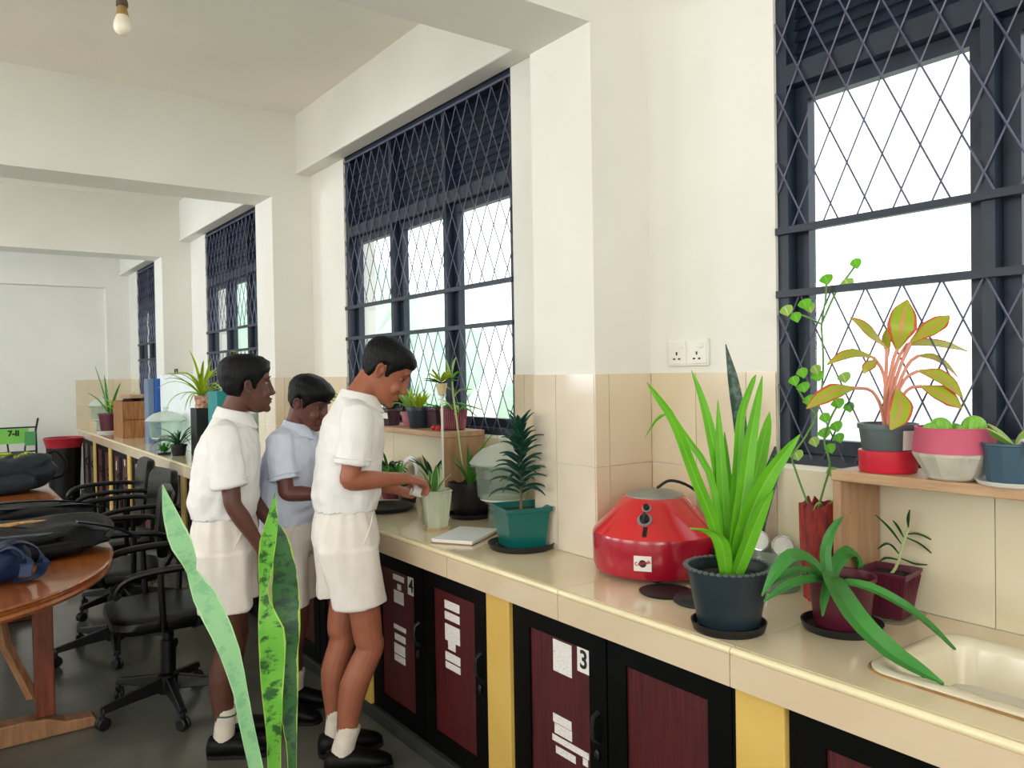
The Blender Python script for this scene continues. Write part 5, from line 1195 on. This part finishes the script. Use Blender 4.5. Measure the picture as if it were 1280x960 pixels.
# centrifuge
CX, CY = 1.812, 1.738
t = thing('centrifuge', 'red cone topped laboratory centrifuge beside the pillar', 'centrifuge', (CX, CY, ZC))
MB().lathe([(0, .010), (.172, .010), (.188, .016), (.194, .035), (.1955, .12), (.193, .130)], 64).build('base_band', 'centrifuge_red_shaded', t)
MB().lathe([(.193, .130), (.188, .138), (.098, .232), (.092, .236), (.088, .236)], 64).build('cone_cover', 'centrifuge_red_lit', t)
MB().lathe([(.090, .2355), (.088, .240), (.055, .252), (.02, .256), (0, .256)], 40).build('top_lid', 'knob_grey', t)
for i in range(4): a = radians(45+90*i); MB().lathe([(0, .0005), (.014, .0005), (.016, .012), (0, .012)], 12, (.14*cos(a), .14*sin(a), 0)).build('foot', 'cord_black', t)
sl = math.atan2(.094, .090)
def on_cone(az, f):
    """frame on the cone: z out of the surface, y up the slope"""
    a = radians(az); r = .188-.090*f; p = Vector((r*cos(a), r*sin(a), .138+.094*f)); up = Vector((-.090*cos(a), -.090*sin(a), .094)).normalized(); x = Vector((-sin(a), cos(a), 0)); n = x.cross(up)
    if n.dot(Vector((cos(a), sin(a), 0))) < 0: n = -n
    x = up.cross(n); return Matrix(((x.x, up.x, n.x, p.x), (x.y, up.y, n.y, p.y), (x.z, up.z, n.z, p.z), (0, 0, 0, 1)))
for f, r_, nm in ((.80, .014, 'switch_knob'), (.48, .022, 'speed_dial')):
    M1 = on_cone(212, f); o = MB().lathe([(0, 0), (r_, 0), (r_, .003), (r_*.72, .004), (0, .004)], 24, M=M1).build(nm, 'knob_grey', t)
    MB().lathe([(0, .003), (r_*.68, .003), (r_*.62, .014), (0, .015)], 20, M=M1).build('knob', 'cord_black', o)
    if f < .6: MB().box(-.0035, .0035, -.016, .016, .013, .02, M1).build('pointer', 'pot_slate', o, smooth=False)
MB().box(-.006, .006, -.016, .016, 0, .003, on_cone(214, .16)).build('switch', 'dark_handle', t, smooth=False)
def on_band(az, z_):
    a = radians(az); return Matrix(((-sin(a), 0, cos(a), .1965*cos(a)), (cos(a), 0, sin(a), .1965*sin(a)), (0, 1, 0, z_), (0, 0, 0, 1)))
M1 = on_band(213, .066); st = MB().box(-.026, .026, -.022, .022, -.002, .0008, M1).build('maker_plate', 'paper_plain', t, smooth=False)
MB().lathe([(0, .0008), (.011, .0008), (.011, .0012), (0, .0012)], 20, M=M1).build('emblem', 'ink', st)
q = text_on('plate_text', 'Centtek', .0145, 'red_ink', st, (0, 0, 0), (0, 0, 0), ext=.0003, bold=.0003); q.matrix_local = M1 @ Matrix.Translation((0, .002, .0016)) @ Matrix.Rotation(radians(12), 4, 'Z')
cp = catmull([(-.01, -.02, .262), (.02, -.05, .285), (.07, -.09, .262), (.10, -.15, .20), (.115, -.185, .13), (.12, -.20, .07), (.125, -.205, .012)], 26)
MB().tube(cp, .0045, 8).build('power_cord', 'cord_black', t)
tag(MB().lathe([(0, .012), (.045, .012), (.062, .004), (.068, 0), (.072, .004), (.066, .014), (.048, .022), (0, .022)], 32).build('upturned_saucer', 'pot_black', loc=(1.655, 1.425, ZC+.0005)), 'round black saucer lying upturned between the centrifuge and slate pot', 'saucer')
tag(MB().lathe([(0, 0), (.07, 0), (.075, .006), (.0, .007)], 28).build('black_mat', 'cord_black', loc=(1.65, 1.545, ZC)), 'thin black disc showing beside the centrifuge base', 'disc')

# pots on the shelf under the middle window
def shelf_pot(name, label, loc, mk): 
    t = plant(name, label, (loc[0], loc[1], ZS), GS); mk(t); return t
def mk1(t):
    pot_poly(t, 8, .040, .052, .085, 'pot_dark_maroon'); MB().cbox((-.048, -.016, .05), (.001, .045, .03), (0, -.14, .3)).build('label', 'paper_plain', t, smooth=False)
    leaves(t, ring_specs(9, 60, -10, .12, seed=5), 'leaf_dark', .04, prof=OVAL, base=(0, 0, .07))
shelf_pot('potted_plant', 'dark leaved plant in a maroon pot with a white label', (1.875, 3.62), mk1)
def mk2(t):
    pot_round(t, .046, .058, .10, 'pot_slate', rim=.004)
    leaves(t, ring_specs(13, 68, 30, .10, seed=6), 'leaf_yellow', .022, prof=OVAL, base=(0, 0, .08))
shelf_pot('potted_plant', 'yellow green rosette in a slate blue pot on the shelf', (1.875, 3.335), mk2)
def mk3(t):
    pot_round(t, .042, .052, .07, 'pot_pink')
    leaves(t, ring_specs(34, 66, 20, .17, seed=7, de=50), 'leaf_pale', .012, prof=OVAL, base=(0, 0, .06))
shelf_pot('potted_fern', 'feathery pale green plant in a pink pot on the shelf', (1.925, 3.50), mk3)
def mk4(t):
    pot_poly(t, 4, .055, .075, .10, 'pot_dark_maroon', radians(45)); leaves(t, ring_specs(6, 50, -20, .1, seed=8), 'leaf_mid', .016, base=(0, 0, .08))
shelf_pot('potted_plant', 'few thin leaves in a square dark maroon pot on the shelf', (1.93, 3.235), mk4)
def mk5(t):
    pot_round(t, .050, .062, .095, 'pot_maroon', rim=.002, rimh=.004); r_ = MB()
    for i in range(36): a = 2*pi*i/36; r_.tube([(.0505*cos(a), .0505*sin(a), .006), (.0625*cos(a), .0625*sin(a), .09)], .0022, 5)
    r_.build('ribs', 'pot_pink', t); leaves(t, [(200, 60, -40, .12), (250, 55, -70, .13), (160, 70, 0, .1)], 'leaf_pale', .014, base=(0, 0, .08))
shelf_pot('potted_plant', 'thin leaves in a round ribbed brown pot at the shelf end', (1.915, 3.085), mk5)
def mk6(t):
    pot_round(t, .05, .06, .08, 'pot_pink'); leaves(t, ring_specs(18, 55, -40, .26, seed=9, de=30), 'leaf_pale', .014, base=(0, 0, .07))
shelf_pot('spider_plant', 'pale spider plant at the far end of the middle shelf', (1.90, 4.25), mk6)
def mk7(t):
    pot_round(t, .045, .055, .08, 'pot_maroon'); leaves(t, ring_specs(10, 60, 10, .12, seed=10), 'leaf_mid', .03, prof=OVAL, base=(0, 0, .07))
shelf_pot('potted_plant', 'leafy plant in a round maroon pot hidden behind the bowed boy', (1.89, 3.86), mk7)
for i, (x, y) in enumerate(((1.828, 3.12), (1.832, 3.085))):
    b = MB(); b.ball((0, 0, .012), .012, 14, 9); o = b.build('red_berry', 'red_plastic', loc=(x, y, ZS)); MB().tube([(0, 0, .022), (.003, 0, .030)], .0015, 5).build('berry_stalk', 'stem_green', o); tag(o, ('red berry left of the white rod on the middle shelf', 'red berry right of the white rod at the shelf end')[i], 'berry', 'two red berries on the shelf')
# plants under that shelf
t = plant('snake_plant', 'broad low snake plant under the middle shelf', (1.86, 3.60, ZC), GP); pot_round(t, .05, .06, .07, 'pot_maroon'); leaves(t, ring_specs(12, 66, 35, .15, seed=11), 'leaf_mid', .04, prof=OVAL, base=(0, 0, .05))
t = plant('potted_dracaena', 'thin dark dracaena under the middle shelf', (1.87, 3.22, ZC), GP); pot_round(t, .045, .055, .08, 'pot_black'); MB().tube([(0, 0, .06), (0, 0, .14)], .004, 6).build('stem', 'stem_brown', t); leaves(t, ring_specs(9, 58, 30, .14, seed=12), 'leaf_dark', .02, prof=OVAL, base=(0, 0, .13))
t = plant('potted_fern', 'dark fern under the middle shelf by the white plate', (1.93, 3.78, ZC), GP); pot_round(t, .045, .055, .12, 'pot_black'); leaves(t, ring_specs(26, 60, -20, .16, seed=13, de=40), 'leaf_dark', .016, base=(0, 0, .1))
t = plant('potted_plant', 'small leafy plant beside the thin dracaena under the shelf', (1.85, 3.42, ZC), GP); pot_round(t, .04, .048, .06, 'pot_black'); leaves(t, ring_specs(11, 50, 10, .09, seed=14), 'leaf_dark', .03, prof=OVAL, base=(0, 0, .05))
M1 = Matrix.Translation((1.955, 3.60, ZC+.105)) @ Matrix.Rotation(radians(-76), 4, 'Y')
o = MB().lathe([(.075, 0), (.10, 0), (.102, .004), (.10, .008), (.075, .008), (.073, .004), (.075, 0)], 36, M=M1).build('ring_plate', 'saucer_white'); tag(o, 'white ring leaning under the middle shelf', 'ring')

# cup held over the pot
def at3(p, s=1.0, psi=-18, pos=(1.225, 2.75)):
    a = radians(psi); return Vector((pos[0]+s*(p[0]*sin(a)+p[1]*cos(a)), pos[1]+s*(-p[0]*cos(a)+p[1]*sin(a)), s*p[2]))
M1 = Matrix.Translation(at3((.028, .268, 1.0))) @ Matrix.Rotation(radians(62), 4, Vector((sin(radians(-18)), -cos(radians(-18)), 0)))
mb = MB().lathe([(0, -.02), (.016, -.02), (.023, .022), (.0245, .022), (.022, .022), (.015, -.017), (0, -.017)], 24, M=M1)
tag(mb.build('cup', 'saucer_white'), 'small white cup tipped in the bowed boy\'s hand', 'cup')

# far part of the worktop
t = plant('snake_plant', 'snake plant with yellow edged leaves in a maroon pot by the end wall', (1.64, 10.25, ZC+.021), GP)
pot_round(t, .10, .12, .20, 'pot_maroon'); leaves(t, [(150, 80, 70, .62), (120, 84, 78, .5), (330, 60, 20, .6), (300, 75, 50, .45), (200, 70, 20, .4), (240, 80, 60, .36)], 'leaf_varieg', .05, base=(0, 0, .16))
saucer('plant_saucer', 'pale saucer under the snake plant by the end wall', (1.64, 10.25, ZC), .15, .02, 'saucer_white')
t = plant('potted_plant', 'bushy yellow green plant in the far corner', (1.80, 10.0, ZC), GP); pot_round(t, .09, .11, .16, 'pot_black'); leaves(t, ring_specs(26, 62, 0, .34, seed=21, de=40), 'leaf_yellow', .05, prof=OVAL, base=(0, 0, .14))
t = thing('wooden_crate', 'brown wooden crate filled with soil on the far worktop', 'crate', (1.57, 9.05, ZC))
MB().box(.012, .258, .012, .53, .002, .30).build('soil_fill', 'soil', t, smooth=False)
for i in range(4): MB().box(0, .012, .002+i*.136, .134+i*.136, 0, .385).build('plank', 'crate_wood', t, smooth=False, bevel=.002)
for i in range(2): MB().box(.012, .27, -.012, 0, 0+i*.194, .190+i*.194).build('plank', 'crate_wood', t, smooth=False, bevel=.002)
MB().box(.012, .27, .545, .557, 0, .385).build('plank', 'crate_wood', t, smooth=False); MB().box(.258, .27, 0, .545, 0, .385).build('plank', 'crate_wood', t, smooth=False)
rr = random.Random(2); lp = MB()
for i in range(16): lp.ball((rr.uniform(.03, .24), rr.uniform(.04, .5), .37+rr.uniform(0, .02)), rr.uniform(.025, .04), 8, 6)
lp.build('soil_lumps', 'soil', t, kind='stuff')
t = thing('round_board', 'round wooden board resting on the crate', 'board', (1.71, 9.32, ZC+.412)); MB().lathe([(0, 0), (.12, 0), (.125, .02), (.12, .04), (0, .04)], 28).build('disc', 'shelf_wood', t)
tag(MB().box(1.64, 1.698, 8.17, 8.34, ZC, 1.44).build('box_file', 'box_slate', smooth=False, bevel=.004), 'tall slate grey box file beside the white panel', 'box')
t = thing('box_file', 'tall blue box file beside the slate grey one', 'box', (1.696, 8.15, ZC)); MB().box(.004, .062, 0, .18, 0, .62).build('case', 'box_blue', t, smooth=False, bevel=.004); MB().box(.01, .056, -.003, 0, .22, .30).build('spine_label', 'box_black', t, smooth=False)
t = thing('white_panel', 'large white panel standing on the worktop behind the large glass jar', 'panel', (1.757, 6.74, ZC)); MB().box(-.02, 0, 0, 1.36, 0, .655).build('sheet', 'box_white', t, smooth=False, bevel=.004); MB().tube([(-.015, .70, .66), (-.015, .71, .70), (-.015, .78, .70), (-.015, .79, .66)], .007, 6).build('hanger', 'black_steel', t)
tag(MB().box(1.66, 1.80, 6.52, 6.70, ZC, 1.20).build('black_stand', 'box_black', smooth=False, bevel=.004), 'black box stand carrying the ornate pot', 'stand')
t = plant('spider_plant', 'yellow green spider plant in an ornate pot on the black stand', (1.73, 6.61, 1.201), GP); MB().lathe([(0, 0), (.05, 0), (.055, .02), (.05, .04), (.062, .10), (.056, .10), (0, .09)], 20).build('pot', 'pot_ornate', t)
leaves(t, ring_specs(20, 68, 0, .36, seed=31, de=50), 'leaf_yellow', .026, base=(0, 0, .09)); leaves(t, ring_specs(10, 40, -60, .42, seed=32, de=30), 'leaf_pale', .014, base=(0, 0, .09))
tag(MB().box(1.68, 1.86, 6.02, 6.26, ZC+.10, 1.34).box(1.66, 1.88, 6.00, 6.28, ZC, ZC+.10).build('teal_box', 'box_teal', smooth=False, bevel=.006), 'teal box behind the boy nearest the chairs', 'box')
t = plant('potted_fern', 'dark grassy plant in front of the black stand', (1.57, 6.72, ZC), GP); pot_round(t, .05, .06, .09, 'pot_black'); leaves(t, ring_specs(24, 62, -30, .26, seed=33, de=40), 'leaf_dark', .014, base=(0, 0, .07))
t = plant('moss_clump', 'small bright green clump before the large glass jar', (1.50, 6.90, ZC), GP); MB().lathe([(0, 0), (.05, 0), (.055, .015), (.0, .02)], 18).build('dish', 'pot_black', t); leaves(t, ring_specs(22, 60, 20, .09, seed=34, de=50), 'leaf_mid', .02, prof=OVAL, base=(0, 0, .015))
t = plant('potted_vine', 'yellow leaved climber reaching up the far window', (1.96, 6.40, ZC), GP); pot_round(t, .045, .055, .09, 'pot_black'); MB().tube(catmull([(0, 0, .07), (-.01, .02, .4), (0, -.02, .62), (.0, .05, .82)], 14), .004, 6).build('stem', 'stem_green', t)
for i in range(9): leaf_obj(t, arch((0, .0, .50+i*.04), i*110, 20, -30, .07), .045, 'leaf_yellow', prof=OVAL)
t = thing('small_ornament', 'tiny red dotted ornament on the worktop by the far boy', 'ornament', (1.545, 5.87, ZC)); MB().box(-.03, .03, -.02, .02, 0, .035).build('body', 'red_plastic', t, smooth=False, bevel=.006)
b = MB(); b.ball((-.018, -.005, .04), .009); b.ball((.015, -.005, .04), .009); b.build('eyes', 'ink', t)
